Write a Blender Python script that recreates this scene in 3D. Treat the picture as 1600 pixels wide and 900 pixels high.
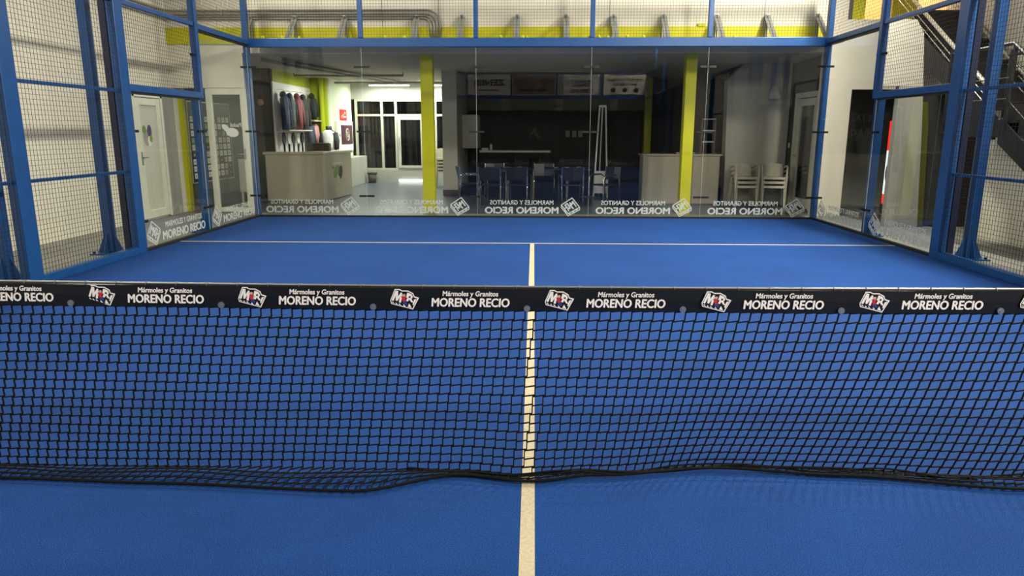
import bpy, math, random
from mathutils import Vector, Matrix
random.seed(7)
PI = math.pi
for o in list(bpy.data.objects): bpy.data.objects.remove(o)
S = bpy.context.scene
COL = S.collection

# ------------------------------------------------------------------ camera, world, lights, exposure
CAM = Vector((0.0137, -2.9244, 1.5178)); PIT, YAW, ROL, FPX = .2148, -.0298, .0015, 1117.9
_c, _s = math.cos(YAW), math.sin(YAW)
FW = Vector((_s*math.cos(PIT), _c*math.cos(PIT), -math.sin(PIT)))
_r = Vector((_c, -_s, 0)); _u = _r.cross(FW)
RT = _r*math.cos(ROL) + _u*math.sin(ROL); UP = -_r*math.sin(ROL) + _u*math.cos(ROL)
cd = bpy.data.cameras.new('camera'); cam = bpy.data.objects.new('camera', cd); COL.objects.link(cam)
cd.sensor_width = 36; cd.lens = FPX/1600*36; cd.clip_start = .05; cd.clip_end = 200
M4 = Matrix((RT, UP, -FW)).transposed().to_4x4(); M4.translation = CAM; cam.matrix_world = M4
S.camera = cam
S.view_settings.view_transform = 'Standard'; S.view_settings.look = 'None'
S.view_settings.gamma = 1; S.view_settings.use_curve_mapping = False
S.view_settings.exposure = 0.0
S.cycles.max_bounces = 8; S.cycles.diffuse_bounces = 4; S.cycles.glossy_bounces = 4
S.cycles.transparent_max_bounces = 24; S.cycles.caustics_reflective = False; S.cycles.caustics_refractive = False

w = bpy.data.worlds.new('night'); S.world = w; w.use_nodes = True
w.node_tree.nodes['Background'].inputs[0].default_value = (.6, .7, 1, 1)
w.node_tree.nodes['Background'].inputs[1].default_value = .01
def area(name, loc, target, sx, sy, power, col=(1, .945, .80), spread=180):
    l = bpy.data.lights.new(name, 'AREA'); l.shape = 'RECTANGLE'; l.size = sx; l.size_y = sy
    l.energy = power; l.color = col; l.spread = math.radians(spread)
    o = bpy.data.objects.new(name, l); COL.objects.link(o); o.location = loc
    o.rotation_euler = (Vector(target)-Vector(loc)).to_track_quat('-Z', 'Y').to_euler(); return o
FLOOD = 385
LAMPS = [(sx*5.3, y, 5.3) for sx in (-1, 1) for y in (8.05, 4.2, -4.2, -8.05)]
for (x, y, z) in LAMPS:
    area('floodlight_beam', (x*.985, y, z-.03), (x*-.15, y*.92, 0), 1.0, .5, FLOOD*(1.55 if x > 0 else .45)*(1 if y > 0 else .85))
LOBBY_LIGHTS = [(-4.3, 18.75), (-2.7, 18.75), (-4.5, 15.7)]  # third entry has no fixture, added to brighten the clothes display
for i, (x, y) in enumerate(LOBBY_LIGHTS):
    area('lobby_beam', (x, y, 2.84), (x, y, 0), 1.2, .1, (100, 100, 100)[i], (.93, 1, .86))
area('upstairs_lamp', (6.4, 12.2, 6.0), (6.4, 11.5, 3.5), .5, .5, 110, (1, .95, .84))

# ------------------------------------------------------------------ helpers
def at(px, py, axis, v):
    d = FW + RT*(px-800)/FPX + UP*(450-py)/FPX
    return CAM + d*((v-CAM[axis])/d[axis])
def mat(name, col, rough=.6, metal=0, noise=.06, nscale=6, bump=0, bscale=80, emit=0, spec=.5):
    m = bpy.data.materials.new(name); m.use_nodes = True; nt = m.node_tree
    b = nt.nodes['Principled BSDF']; b.inputs['Roughness'].default_value = rough; b.inputs['Metallic'].default_value = metal
    b.inputs['Specular IOR Level'].default_value = spec
    tc = nt.nodes.new('ShaderNodeTexCoord'); n = nt.nodes.new('ShaderNodeTexNoise')
    n.inputs['Scale'].default_value = nscale; n.inputs['Detail'].default_value = 4
    nt.links.new(tc.outputs['Object'], n.inputs['Vector'])
    r = nt.nodes.new('ShaderNodeValToRGB')
    r.color_ramp.elements[0].position = .3; r.color_ramp.elements[1].position = .7
    r.color_ramp.elements[0].color = tuple(c*(1-noise) for c in col)+(1,)
    r.color_ramp.elements[1].color = tuple(min(1, c*(1+noise)) for c in col)+(1,)
    nt.links.new(n.outputs['Fac'], r.inputs['Fac']); nt.links.new(r.outputs['Color'], b.inputs['Base Color'])
    if emit:
        nt.links.new(r.outputs['Color'], b.inputs['Emission Color']); b.inputs['Emission Strength'].default_value = emit
    if bump:
        n2 = nt.nodes.new('ShaderNodeTexNoise'); n2.inputs['Scale'].default_value = bscale
        nt.links.new(tc.outputs['Object'], n2.inputs['Vector'])
        bp = nt.nodes.new('ShaderNodeBump'); bp.inputs['Strength'].default_value = bump; bp.inputs['Distance'].default_value = .005
        nt.links.new(n2.outputs['Fac'], bp.inputs['Height']); nt.links.new(bp.outputs['Normal'], b.inputs['Normal'])
    return m
def srgb(r, g, b):
    f = lambda c: (c/255/12.92 if c <= 10 else ((c/255+.055)/1.055)**2.4)
    return (f(r), f(g), f(b))
def glass_mat(name, tint=(.9, .93, .92), ior=1.62):
    m = bpy.data.materials.new(name); m.use_nodes = True; nt = m.node_tree; nt.nodes.clear()
    out = nt.nodes.new('ShaderNodeOutputMaterial'); mx = nt.nodes.new('ShaderNodeMixShader')
    t = nt.nodes.new('ShaderNodeBsdfTransparent'); g = nt.nodes.new('ShaderNodeBsdfGlossy')
    t.inputs[0].default_value = tuple(c**.5 for c in tint)+(1,); g.inputs['Roughness'].default_value = 0.0
    fr = nt.nodes.new('ShaderNodeFresnel'); fr.inputs['IOR'].default_value = ior
    ge = nt.nodes.new('ShaderNodeNewGeometry'); ml = nt.nodes.new('ShaderNodeMath'); ml.operation = 'MULTIPLY'
    iv = nt.nodes.new('ShaderNodeMath'); iv.operation = 'SUBTRACT'; iv.inputs[0].default_value = 1
    nt.links.new(ge.outputs['Backfacing'], iv.inputs[1]); nt.links.new(iv.outputs[0], ml.inputs[0])
    nt.links.new(fr.outputs[0], ml.inputs[1]); nt.links.new(ml.outputs[0], mx.inputs[0])
    nt.links.new(t.outputs[0], mx.inputs[1]); nt.links.new(g.outputs[0], mx.inputs[2]); nt.links.new(mx.outputs[0], out.inputs[0])
    return m
def turf_mat():
    m = mat('blue_turf', (.02, .1, .4), .95, spec=.2); nt = m.node_tree; b = nt.nodes['Principled BSDF']
    for l in list(nt.links):
        if l.to_socket == b.inputs['Base Color']: nt.links.remove(l)
    tc = nt.nodes.new('ShaderNodeTexCoord')
    def noise(sc, det=3, rough=.6):
        n = nt.nodes.new('ShaderNodeTexNoise'); n.inputs['Scale'].default_value = sc; n.inputs['Detail'].default_value = det
        n.inputs['Roughness'].default_value = rough
        nt.links.new(tc.outputs['Object'], n.inputs['Vector']); return n
    def ramp(n, p0, p1, c0, c1):
        r = nt.nodes.new('ShaderNodeValToRGB'); r.color_ramp.elements[0].position = p0; r.color_ramp.elements[1].position = p1
        r.color_ramp.elements[0].color = c0+(1,); r.color_ramp.elements[1].color = c1+(1,)
        nt.links.new(n.outputs['Fac'], r.inputs['Fac']); return r
    fine = ramp(noise(240, 3, .85), .40, .62, (.002, .019, .104), (.0145, .096, .40))
    big = ramp(noise(1.1, 5, .65), .3, .72, (.84, .84, .84), (1.1, 1.1, 1.1))
    mx = nt.nodes.new('ShaderNodeMix'); mx.data_type = 'RGBA'; mx.blend_type = 'MULTIPLY'; mx.inputs['Factor'].default_value = 1
    nt.links.new(fine.outputs[0], mx.inputs['A']); nt.links.new(big.outputs[0], mx.inputs['B'])
    sp = ramp(noise(500, 1), .64, .70, (0, 0, 0), (1, 1, 1))
    m2 = nt.nodes.new('ShaderNodeMix'); m2.data_type = 'RGBA'
    sc = nt.nodes.new('ShaderNodeMath'); sc.operation = 'MULTIPLY'; sc.inputs[1].default_value = .35
    nt.links.new(sp.outputs[0], sc.inputs[0]); nt.links.new(sc.outputs[0], m2.inputs['Factor'])
    nt.links.new(mx.outputs['Result'], m2.inputs['A']); m2.inputs['B'].default_value = (.16, .32, .56, 1)
    nt.links.new(m2.outputs['Result'], b.inputs['Base Color'])
    bp = nt.nodes.new('ShaderNodeBump'); bp.inputs['Strength'].default_value = .5; bp.inputs['Distance'].default_value = .004
    nt.links.new(noise(240, 3).outputs['Fac'], bp.inputs['Height']); nt.links.new(bp.outputs['Normal'], b.inputs['Normal'])
    return m

M = dict(
    turf=turf_mat(), line=mat('line_white', srgb(200, 187, 158), .85, noise=.12, nscale=60, bump=.4, bscale=160),
    concrete=mat('concrete_floor', srgb(122, 122, 116), .55, noise=.06, nscale=2),
    lobby=mat('grey_lobby_floor', srgb(84, 85, 90), .3, noise=.05, nscale=2),
    white=mat('white_wall_paint', srgb(222, 216, 200), .8, noise=.025, nscale=1.5),
    offwhite=mat('off_white_panel', srgb(205, 200, 186), .6, noise=.03, nscale=2),
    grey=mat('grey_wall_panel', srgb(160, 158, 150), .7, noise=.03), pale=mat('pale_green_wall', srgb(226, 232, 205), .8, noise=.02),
    lime=mat('lime_paint', srgb(194, 190, 0), .6, noise=.05, nscale=3),
    limewall=mat('lime_wall_paint', srgb(176, 186, 12), .75, noise=.03),
    dark=mat('dark_wall_paint', srgb(48, 48, 48), .7, noise=.08), black=mat('black_plastic', srgb(18, 18, 20), .5, noise=.1),
    darkgrey=mat('dark_grey_panel', srgb(75, 75, 72), .7), ceil=mat('ceiling_paint', srgb(190, 187, 178), .8, noise=.03),
    blue=mat('blue_powder_coated_steel', srgb(22, 72, 130), .35, noise=.08, nscale=8), wire=mat('dark_mesh_wire', srgb(48, 44, 38), .5, .3),
    glass=glass_mat('court_glass'), wglass=glass_mat('window_glass', (.8, .82, .8), 1.5),
    sticker=mat('frosted_sticker', srgb(224, 224, 218), .7, noise=.05, nscale=30),
    net=mat('black_net_cord', srgb(7, 8, 11), .8, spec=.2), tape=mat('black_vinyl_tape', srgb(13, 12, 12), .38, noise=.15, nscale=9, bump=.25, bscale=12),
    print=mat('white_print', srgb(236, 228, 224), .5, noise=.02), cable=mat('grey_cable', srgb(150, 150, 145), .4, .6),
    red=mat('red_print', srgb(190, 30, 45), .5), navy=mat('navy_print', srgb(40, 55, 120), .5), tan=mat('tan_print', srgb(205, 160, 130), .5),
    galv=mat('galvanised_steel', srgb(168, 172, 172), .35, .85, noise=.12, nscale=20), pipe=mat('grey_conduit', srgb(150, 147, 138), .45, .3),
    ball=mat('yellow_ball_felt', srgb(196, 214, 40), .95, noise=.1, nscale=60), counter=mat('cream_counter_laminate', srgb(190, 180, 160), .3, noise=.02),
    frame=mat('white_window_frame', srgb(178, 174, 160), .4), pvc=mat('white_pvc', srgb(222, 220, 205), .35), plastic=mat('white_chair_plastic', srgb(205, 198, 180), .45),
    chrome=mat('chrome', srgb(200, 200, 200), .18, 1), seat=mat('dark_chair_plastic', srgb(30, 32, 42), .4),
    steelblk=mat('black_stair_steel', srgb(28, 30, 36), .45), rail=mat('bright_metal_rail', srgb(200, 196, 180), .3, .5),
    glow=mat('glowing_strip', (1, 1, .94), .5, noise=0, emit=2.2),
    edge=mat('polished_glass_edge', srgb(190, 200, 195), .25),
    blueshade=mat('shaded_blue_steel', srgb(16, 26, 58), .45),  # blue steel with the post backing's shadow mixed into the colour
    limeshade=mat('shaded_lime_paint', srgb(82, 82, 16), .7),  # lime paint with the shade on the pier strip mixed into the colour
    tube=mat('lit_tube', (1, 1, .92), .5, noise=0, emit=9), vred=mat('lit_red_panel', srgb(235, 45, 30), .4, emit=1.3), vwhite=mat('lit_white_panel', srgb(225, 240, 235), .4, emit=1.2),
    peach=mat('peach_wall', srgb(240, 205, 160), .8), hose=mat('dark_red_glass', srgb(92, 60, 72), .25), signred=mat('red_sign', srgb(205, 40, 38), .5), paper=mat('white_card', srgb(215, 212, 205), .7),
    green=mat('green_print', srgb(110, 150, 60), .5), purple=mat('purple_print', srgb(70, 55, 110), .5), brown=mat('brown_leather', srgb(92, 76, 58), .5),
    skin=mat('skin', srgb(168, 122, 98), .6), jacket=mat('black_jacket_cloth', srgb(24, 24, 27), .85), hair=mat('dark_hair', srgb(28, 22, 20), .7), jeans=mat('dark_trousers', srgb(30, 32, 40), .85),
    skirting=mat('brown_skirting', srgb(110, 92, 82), .6), ledge=mat('grey_ledge', srgb(140, 138, 130), .7), banner=mat('white_banner_vinyl', srgb(200, 196, 186), .6, noise=.05), banner2=mat('brown_banner_vinyl', srgb(120, 100, 84), .6, noise=.45, nscale=3.2),
    rubber=mat('black_rubber', srgb(16, 17, 18), .6), night=mat('night_curtain', srgb(14, 14, 16), .6, noise=.5, nscale=9))

class MB:
    """collects shapes in world coordinates; build() links them as ONE mesh object"""
    def __init__(s): s.v = []; s.f = []; s.m = []
    def add(s, vs, fs, mi=0):
        b = len(s.v); s.v += [tuple(v) for v in vs]; s.f += [tuple(b+i for i in f) for f in fs]; s.m += [mi]*len(fs); return s
    def box(s, a, b, mi=0):
        (x0, y0, z0), (x1, y1, z1) = [tuple(map(min, a, b)), tuple(map(max, a, b))]
        return s.add([(x0, y0, z0), (x1, y0, z0), (x1, y1, z0), (x0, y1, z0), (x0, y0, z1), (x1, y0, z1), (x1, y1, z1), (x0, y1, z1)],
                     [(0, 3, 2, 1), (4, 5, 6, 7), (0, 1, 5, 4), (1, 2, 6, 5), (2, 3, 7, 6), (3, 0, 4, 7)], mi)
    def tube(s, pts, r, n=8, mi=0, caps=True, rs=None):
        pts = [Vector(p) for p in pts]; vs = []; fs = []; k = len(pts)
        ref = None
        for i, p in enumerate(pts):
            d = (pts[min(i+1, k-1)]-pts[max(i-1, 0)]).normalized()
            if ref is None or abs(ref.dot(d)) > .98: ref = Vector((0, 0, 1)) if abs(d.z) < .9 else Vector((1, 0, 0))
            a = d.cross(ref).normalized(); b = a.cross(d); q = rs[i] if rs else r
            vs += [p + a*(q*math.cos(2*PI*(j+.5)/n)) + b*(q*math.sin(2*PI*(j+.5)/n)) for j in range(n)]
        for i in range(k-1):
            fs += [(i*n+j, (i+1)*n+j, (i+1)*n+(j+1) % n, i*n+(j+1) % n) for j in range(n)]
        if caps: fs += [tuple(range(n)), tuple(reversed(range((k-1)*n, k*n)))]
        return s.add(vs, fs, mi)
    def bar(s, a, b, wx, wy, mi=0, up=(0, 0, 1)):
        a, b = Vector(a), Vector(b); d = (b-a).normalized(); u = Vector(up)
        if abs(u.dot(d)) > .98: u = Vector((0, 1, 0))
        x = d.cross(u).normalized()*wx/2; y = x.cross(d).normalized()*wy/2
        vs = [p+q for p in (a, b) for q in (-x-y, x-y, x+y, -x+y)]
        return s.add(vs, [(0, 3, 2, 1), (4, 5, 6, 7), (0, 1, 5, 4), (1, 2, 6, 5), (2, 3, 7, 6), (3, 0, 4, 7)], mi)
    def prism(s, poly, vec, mi=0):
        n = len(poly); v = Vector(vec); vs = [Vector(p) for p in poly]; vs += [p+v for p in vs]
        return s.add(vs, [tuple(reversed(range(n))), tuple(range(n, 2*n))]+[(i, (i+1) % n, n+(i+1) % n, n+i) for i in range(n)], mi)
    def sphere(s, c, r, seg=12, rings=8, mi=0, sc=(1, 1, 1)):
        vs = [(c[0], c[1], c[2]+r*sc[2])]; fs = []
        for i in range(1, rings):
            t = PI*i/rings
            vs += [(c[0]+r*sc[0]*math.sin(t)*math.cos(2*PI*j/seg), c[1]+r*sc[1]*math.sin(t)*math.sin(2*PI*j/seg), c[2]+r*sc[2]*math.cos(t)) for j in range(seg)]
        vs.append((c[0], c[1], c[2]-r*sc[2])); L = len(vs)-1
        fs += [(0, 1+j, 1+(j+1) % seg) for j in range(seg)]
        for i in range(rings-2):
            a = 1+i*seg; fs += [(a+j, a+seg+j, a+seg+(j+1) % seg, a+(j+1) % seg) for j in range(seg)]
        a = 1+(rings-2)*seg; fs += [(L, a+(j+1) % seg, a+j) for j in range(seg)]
        return s.add(vs, fs, mi)
    def loft(s, rings, mi=0, caps=True):
        n = len(rings[0]); vs = [p for r in rings for p in r]; fs = []
        for i in range(len(rings)-1):
            fs += [(i*n+j, i*n+(j+1) % n, (i+1)*n+(j+1) % n, (i+1)*n+j) for j in range(n)]
        if caps: fs += [tuple(reversed(range(n))), tuple(range((len(rings)-1)*n, len(rings)*n))]
        return s.add(vs, fs, mi)
    def text(s, body, o, xd, ud, width, cap, thick=.002, bold=0, shear=0.0, mi=0):
        """lettering centred on o, running along xd, upright along ud"""
        c = bpy.data.curves.new('t', 'FONT'); c.body = body; c.size = 1; c.shear = shear; c.resolution_u = 3
        t = bpy.data.objects.new('t', c); COL.objects.link(t)
        dg = bpy.context.evaluated_depsgraph_get(); dg.update(); me = t.evaluated_get(dg).to_mesh()
        vs = [v.co.copy() for v in me.vertices]; fs = [tuple(p.vertices) for p in me.polygons]
        t.evaluated_get(dg).to_mesh_clear(); bpy.data.objects.remove(t); bpy.data.curves.remove(c)
        x0 = min(v.x for v in vs); x1 = max(v.x for v in vs); sx = width/(x1-x0); sy = cap/.70
        xd, ud = Vector(xd), Vector(ud); nd = xd.cross(ud); o = Vector(o)
        E = {}
        for f in fs:
            for a, b in zip(f, f[1:]+f[:1]): E[(a, b)] = 1
        rim = [(a, b) for (a, b) in E if (b, a) not in E]
        k = bold*cap*1.3
        for j, (dx, dy) in enumerate(((0, 0), (k, 0), (-k, 0), (0, k*.7), (0, -k*.7)) if bold else ((0, 0),)):
            P = [o + xd*((v.x-(x0+x1)/2)*sx+dx) + ud*((v.y-.35)*sy+dy) for v in vs]; n = len(P)
            g = nd*(j*.00012); s.add([p+nd*thick+g for p in P] + [p-g for p in P], fs + [tuple(reversed([i+n for i in f])) for f in fs] + [(a, a+n, b+n, b) for a, b in rim], mi)
        return s
    def build(s, name, m, parent=None, smooth=False, bevel=0):
        me = bpy.data.meshes.new(name); base = parent_loc(parent)
        me.from_pydata([(x-base.x, y-base.y, z-base.z) for x, y, z in s.v], [], s.f); me.validate()
        for q in (m if isinstance(m, (list, tuple)) else [m]): me.materials.append(q)
        if len(me.polygons) == len(s.m): me.polygons.foreach_set('material_index', s.m)
        if smooth: me.polygons.foreach_set('use_smooth', [True]*len(me.polygons))
        me.update()
        o = bpy.data.objects.new(name, me); COL.objects.link(o)
        if parent: o.parent = parent
        if bevel:
            b = o.modifiers.new('bevel', 'BEVEL'); b.width = bevel; b.segments = 2; b.limit_method = 'ANGLE'
        return o
WL = {}
def parent_loc(p):
    r = Vector((0, 0, 0))
    while p: r += Vector(p.location); p = p.parent
    return r
def tag(o, label, cat, group=None, kind=None):
    o['label'] = label; o['category'] = cat
    if group: o['group'] = group
    if kind: o['kind'] = kind
    return o
def thing(name, loc, label, cat, group=None):
    o = bpy.data.objects.new(name, None); o.empty_display_size = .1; COL.objects.link(o); o.location = loc
    return tag(o, label, cat, group)
def struct(name, mb, m, parent=None, **k):
    o = mb.build(name, m, parent, **k)
    if not parent: o['kind'] = 'structure'
    return o
KIDS = {}
def copy_tree(o, parent=None):
    c = o.copy(); COL.objects.link(c)
    if parent: c.parent = parent
    for ch in [x for x in bpy.data.objects if x.parent == o]: copy_tree(ch, c)
    return c
def copy_thing(o, loc, rz=0, label=None, group=None):
    c = copy_tree(o); c.location = loc; c.rotation_euler = (0, 0, rz)
    if label: c['label'] = label
    if group: c['group'] = group
    return c
B = lambda a, b: MB().box(a, b)
ORD = ['first', 'second', 'third', 'fourth', 'fifth', 'sixth', 'seventh', 'eighth', 'ninth', 'tenth', 'eleventh', 'twelfth', 'thirteenth', 'fourteenth', 'fifteenth']

# ------------------------------------------------------------------ the setting
struct('floor', B((-7.6, -14.2, -.2), (7.6, 10.7, -.012)), M['concrete'])
struct('floor_lobby', B((-7.6, 10.7, -.2), (7.6, 20.2, -.012)), M['lobby'])
tf = MB().box((-5.06, -10.02, -.012), (5.06, 10.02, 0))
def flat(mb, x0, y0, x1, y1, z=.0015, mi=1): mb.add([(x0, y0, z), (x1, y0, z), (x1, y1, z), (x0, y1, z)], [(0, 1, 2, 3)], mi)
for sy in (1, -1):
    flat(tf, -4.97, sy*6.95-.025, 4.97, sy*6.95+.025)
flat(tf, -.0285, -6.925, .0285, 6.925)
struct('floor_turf', tf, [M['turf'], M['line']])
struct('wall_left', B((-6.95, -14.2, -.012), (-6.75, 13.9, 7.5)), M['white'])
wr = MB().box((6.65, -14.2, -.012), (6.85, 6.3, 7.5)).box((6.65, 6.3, -.012), (6.85, 8.25, 1.45)).box((7.3, 6.3, -.012), (7.5, 10.7, 7.5)).box((6.85, 6.3, 1.45), (7.3, 6.31, 7.5))
struct('wall_right', wr, M['white'])
struct('trim_6', MB().box((-6.75, 10.22, -.012), (-6.735, 10.69, 2.31)), M['grey'])
struct('wall_near', B((-7, -14.4, -.012), (7, -14.2, 7.5)), M['white'])
struct('wall_near_lower', B((-6.7, -14.2, -.012), (6.6, -14.1, 2.55)), M['dark'])
for k, x in enumerate((-3.9, -1.2, 1.5, 4.2)):
    struct('window_%d' % (k+3), B((x, -14.17, 2.6), (x+2.3, -14.12, 3.15)), M['grey'])
struct('ceiling', B((-7.4, -14.4, 7.5), (7.6, 14, 7.6)), M['ceil'])
wb2 = MB().box((-6.75, 10.7, 2.93), (5.58, 10.9, 7.5)).box((5.58, 10.7, 2.28), (7.35, 10.9, 3.48)).box((5.58, 10.7, 5.4), (7.35, 10.9, 7.5))
wb2.box((-6.75, 10.7, 2.31), (-5.37, 10.9, 2.93)).box((5.25, 10.7, -.012), (5.58, 10.9, 2.93)).box((5.58, 10.7, -.012), (5.77, 10.9, 2.28))
for x in (-5.3, -2.75, -1.72, 1.35, 4.1): wb2.box((x-.003, 10.697, 3.37), (x+.003, 10.701, 7.5), 1)
struct('wall_back', wb2, [M['white'], M['darkgrey']])
struct('trim_1', MB().box((-6.75, 10.675, 3.08), (5.3, 10.705, 3.37)).box((2.93, 10.66, 3.37), (3.06, 10.70, 3.42)), M['lime'])
struct('trim_2', MB().box((-5.05, 10.07, 3.03), (5.3, 10.7, 3.095)), M['ledge'])  # ledge, right end lengthened to shade the facade strip past the glass
struct('column_1', B((-2.12, 10.91, -.012), (-1.89, 11.13, 2.93)), M['lime'], bevel=.006)
struct('column_2', B((2.81, 10.91, -.012), (3.01, 11.13, 2.93)), M['lime'], bevel=.006)
struct('ceiling_lobby', B((-6.75, 10.9, 2.93), (7.55, 20.2, 3.1)), M['ceil'])
# lobby side walls
struct('wall_lobby_left_end', B((-6.75, 11.05, -.012), (-6.70, 13.9, 2.93)), M['darkgrey'])
struct('trim_3', B((-6.75, 10.9, -.012), (-6.68, 11.05, 2.93)), M['lime'])
struct('wall_lobby_corner', B((-6.95, 13.9, -.012), (-6.05, 14.1, 2.93)), M['darkgrey'])
lw = MB().box((-6.25, 13.9, -.012), (-6.05, 16.9, 2.93)).box((-6.25, 16.9, -.012), (-5.6, 17.0, 2.93))
struct('wall_lobby_left', lw, M['limewall'])
struct('column_3', MB().tube([(-5.72, 16.84, 0), (-5.72, 16.84, 2.93)], .065, 14), M['limewall'])
struct('wall_lobby_side', B((-5.8, 17.0, -.012), (-5.55, 19.35, 2.93)), M['pale'])
ew = MB().box((-5.8, 19.35, -.012), (-2.05, 19.5, .36)).box((-5.8, 19.35, 2.48), (-2.05, 19.5, 2.93))
struct('wall_entrance', ew, M['grey'])
struct('wall_partition', B((-2.19, 14.65, -.012), (-1.84, 19.5, 2.93)), M['offwhite'])
struct('baseboard_partition', MB().box((-2.2, 14.63, -.012), (-1.83, 14.65, .13)).box((-1.84, 14.65, -.012), (-1.825, 17.45, .13)), M['skirting'])
struct('wall_bar_back', B((-1.84, 17.5, -.012), (7.55, 17.7, 2.93)), M['dark'])
struct('wall_bar_side', B((5.45, 13.2, -.012), (5.65, 17.5, 2.93)), M['dark'])
struct('wall_bar_right', MB().box((5.45, 12.6, -.012), (5.65, 13.2, 2.93)).box((5.45, 10.9, -.012), (5.65, 11.35, 2.93)).box((5.45, 11.35, 2.3), (5.65, 12.6, 2.93)), M['darkgrey'])
struct('wall_soffit', MB().prism([(4.165, 12.9, -.012), (4.10, 12.9, 2.6), (4.42, 12.9, 2.93), (5.43, 12.9, 2.93), (5.43, 12.9, -.012)], (0, .3, 0)), M['offwhite'])
struct('wall_store_back', B((5.65, 12.4, -.012), (7.55, 12.5, 2.93)), M['grey'])
struct('wall_store_side', B((7.4, 10.9, -.012), (7.5, 12.4, 2.93)), M['dark'])
# upper landing seen through the opening in the facade
up = MB().box((5.5, 10.9, 3.3), (7.5, 14, 3.4)).box((5.4, 10.9, 3.4), (5.58, 14, 6.2)).box((7.4, 10.9, 3.4), (7.5, 14, 6.2))
struct('floor_upstairs', up, M['peach'])
struct('wall_upstairs', B((5.5, 12.9, 3.4), (7.5, 13.0, 6.2)), M['peach'])
struct('trim_4', MB().box((5.58, 10.72, 3.48), (5.66, 10.92, 5.4), 1).box((5.66, 10.78, 3.48), (5.90, 10.95, 5.4), 0).box((6.45, 10.95, 3.4), (6.9, 11.1, 5.8), 0), [M['lime'], M['darkgrey']])

# ------------------------------------------------------------------ court enclosure
def wires(mb, o, ud, vd, wu, wv, step=.05, r=.0016):
    """welded square mesh: o corner, ud/vd unit directions"""
    o, ud, vd = Vector(o), Vector(ud), Vector(vd); nd = ud.cross(vd)
    nu = int(round(wu/step)); nv = int(round(wv/step))
    for i in range(nu+1):
        a = o+ud*(wu*i/nu); mb.bar(a, a+vd*wv, 2*r, 2*r, up=nd)
    for j in range(nv+1):
        a = o+vd*(wv*j/nv)+nd*.003; mb.bar(a, a+ud*wu, 2*r, 2*r, up=nd)
def mesh_back(x0, x1, z0, z1, p, y=10.0):
    mb = MB(); wires(mb, (x0, y, z0), (1, 0, 0), (0, 0, 1), x1-x0, z1-z0); return mb.build('mesh_panel', M['wire'], p)
def mesh_side(x, y0, y1, z0, z1, p):
    mb = MB(); wires(mb, (x, y0, z0), (0, 1, 0), (0, 0, 1), y1-y0, z1-z0); return mb.build('mesh_panel', M['wire'], p)
TOP = 4.05
bf = thing('back_fence', (0, 10.03, 2.95), 'blue steel frame with wire mesh running above the wall of five glass panels', 'fence')
MB().box((-5.06, 9.98, 2.95), (5.06, 10.06, 3.10)).build('beam', M['blue'], bf, bevel=.008)
MB().box((-5.06, 9.99, TOP-.04), (5.06, 10.05, TOP+.04)).build('top_rail', M['blue'], bf, bevel=.006)
for x in (-3, -1, 1, 3): MB().box((x-.04, 9.97, 3.10), (x+.04, 10.06, TOP)).build('post', M['blue'], bf, bevel=.006)
for x in (-5, -3, -1, 1, 3): mesh_back(x+.04, x+1.96, 3.11, TOP-.04, bf)
RUB = MB().box((-5, 9.985, 0), (5, 10.035, .03)); RUB.build('bottom_rail', M['rubber'], bf)
# corner uprights belong to the side fences
def side_fence(sx, word):
    f = thing('side_fence', (sx*5.0, 6, 0), word, 'fence', )
    X = sx*5.0; i, e = X-.05, X+.05
    def P(y0, y1, z0, z1, name, x0=-.05, x1=.05, m='blue', bev=.006):
        return MB().box((X+x0, y0, z0), (X+x1, y1, z1)).build(name, M[m], f, bevel=bev)
    P(9.99, 10.10, 0, TOP+.04, 'post', *((-.02, .07) if sx > 0 else (-.07, .02)))
    P(7.96, 8.05, 2.0, 5.33, 'post')
    P(5.86, 6.05, 0, TOP+.04, 'post')
    P(5.88, 6.0, 0, TOP, 'post_backing', *((.07, .15) if sx > 0 else (-.15, -.07)), m='blueshade')
    P(3.86, 4.06, 0, 3.1, 'post'); P(1.9, 2.06, 0, 3.1, 'post')
    P(6.05, 7.96, 2.0, 2.09, 'glass_top_rail'); P(8.05, 9.99, 2.99, 3.07, 'glass_top_rail')
    P(4.06, 7.96, 3.02, 3.08, 'mesh_rail', -.03, .03); P(2.06, 5.86, 3.02, 3.1, 'top_rail', -.03, .03)
    P(6.05, 9.99, TOP-.04, TOP+.02, 'top_rail', -.03, .03)
    P(2.06, 3.86, 0, .09, 'base_rail'); P(4.06, 5.86, 0, .09, 'base_rail')
    for z in (1.03, 2.0):
        for a, b in ((2.06, 3.86), (4.06, 5.86)): P(a, b, z-.018, z+.018, 'mid_rail', *((.0, .036) if sx > 0 else (-.036, 0)), bev=.003)
    P(6.05, 7.96, 1.975, 2.0, 'glass_seal', -.028, .028, 'rubber', 0); P(6.05, 6.073, .035, 1.975, 'glass_seal', -.028, .028, 'rubber', 0); P(8.05, 9.97, 2.96, 2.99, 'glass_seal', -.028, .028, 'rubber', 0)
    P(6.05, 9.97, 0, .035, 'bottom_seal', -.03, .03, 'rubber', 0)
    mesh_side(X-sx*.012, 4.06, 5.86, .09, 3.02, f); mesh_side(X-sx*.012, 2.06, 3.86, .09, 3.02, f)
    mesh_side(X-sx*.012, 6.05, 7.96, 2.09, 3.02, f); mesh_side(X-sx*.012, 6.05, 7.96, 3.08, TOP-.04, f); mesh_side(X-sx*.012, 8.05, 9.97, 3.07, TOP-.04, f)
    return f
sfL = side_fence(-1, 'blue framed wire mesh fence along the left side of the blue court')
sfR = side_fence(1, 'blue framed wire mesh fence along the right side, in front of the black staircase')

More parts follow.
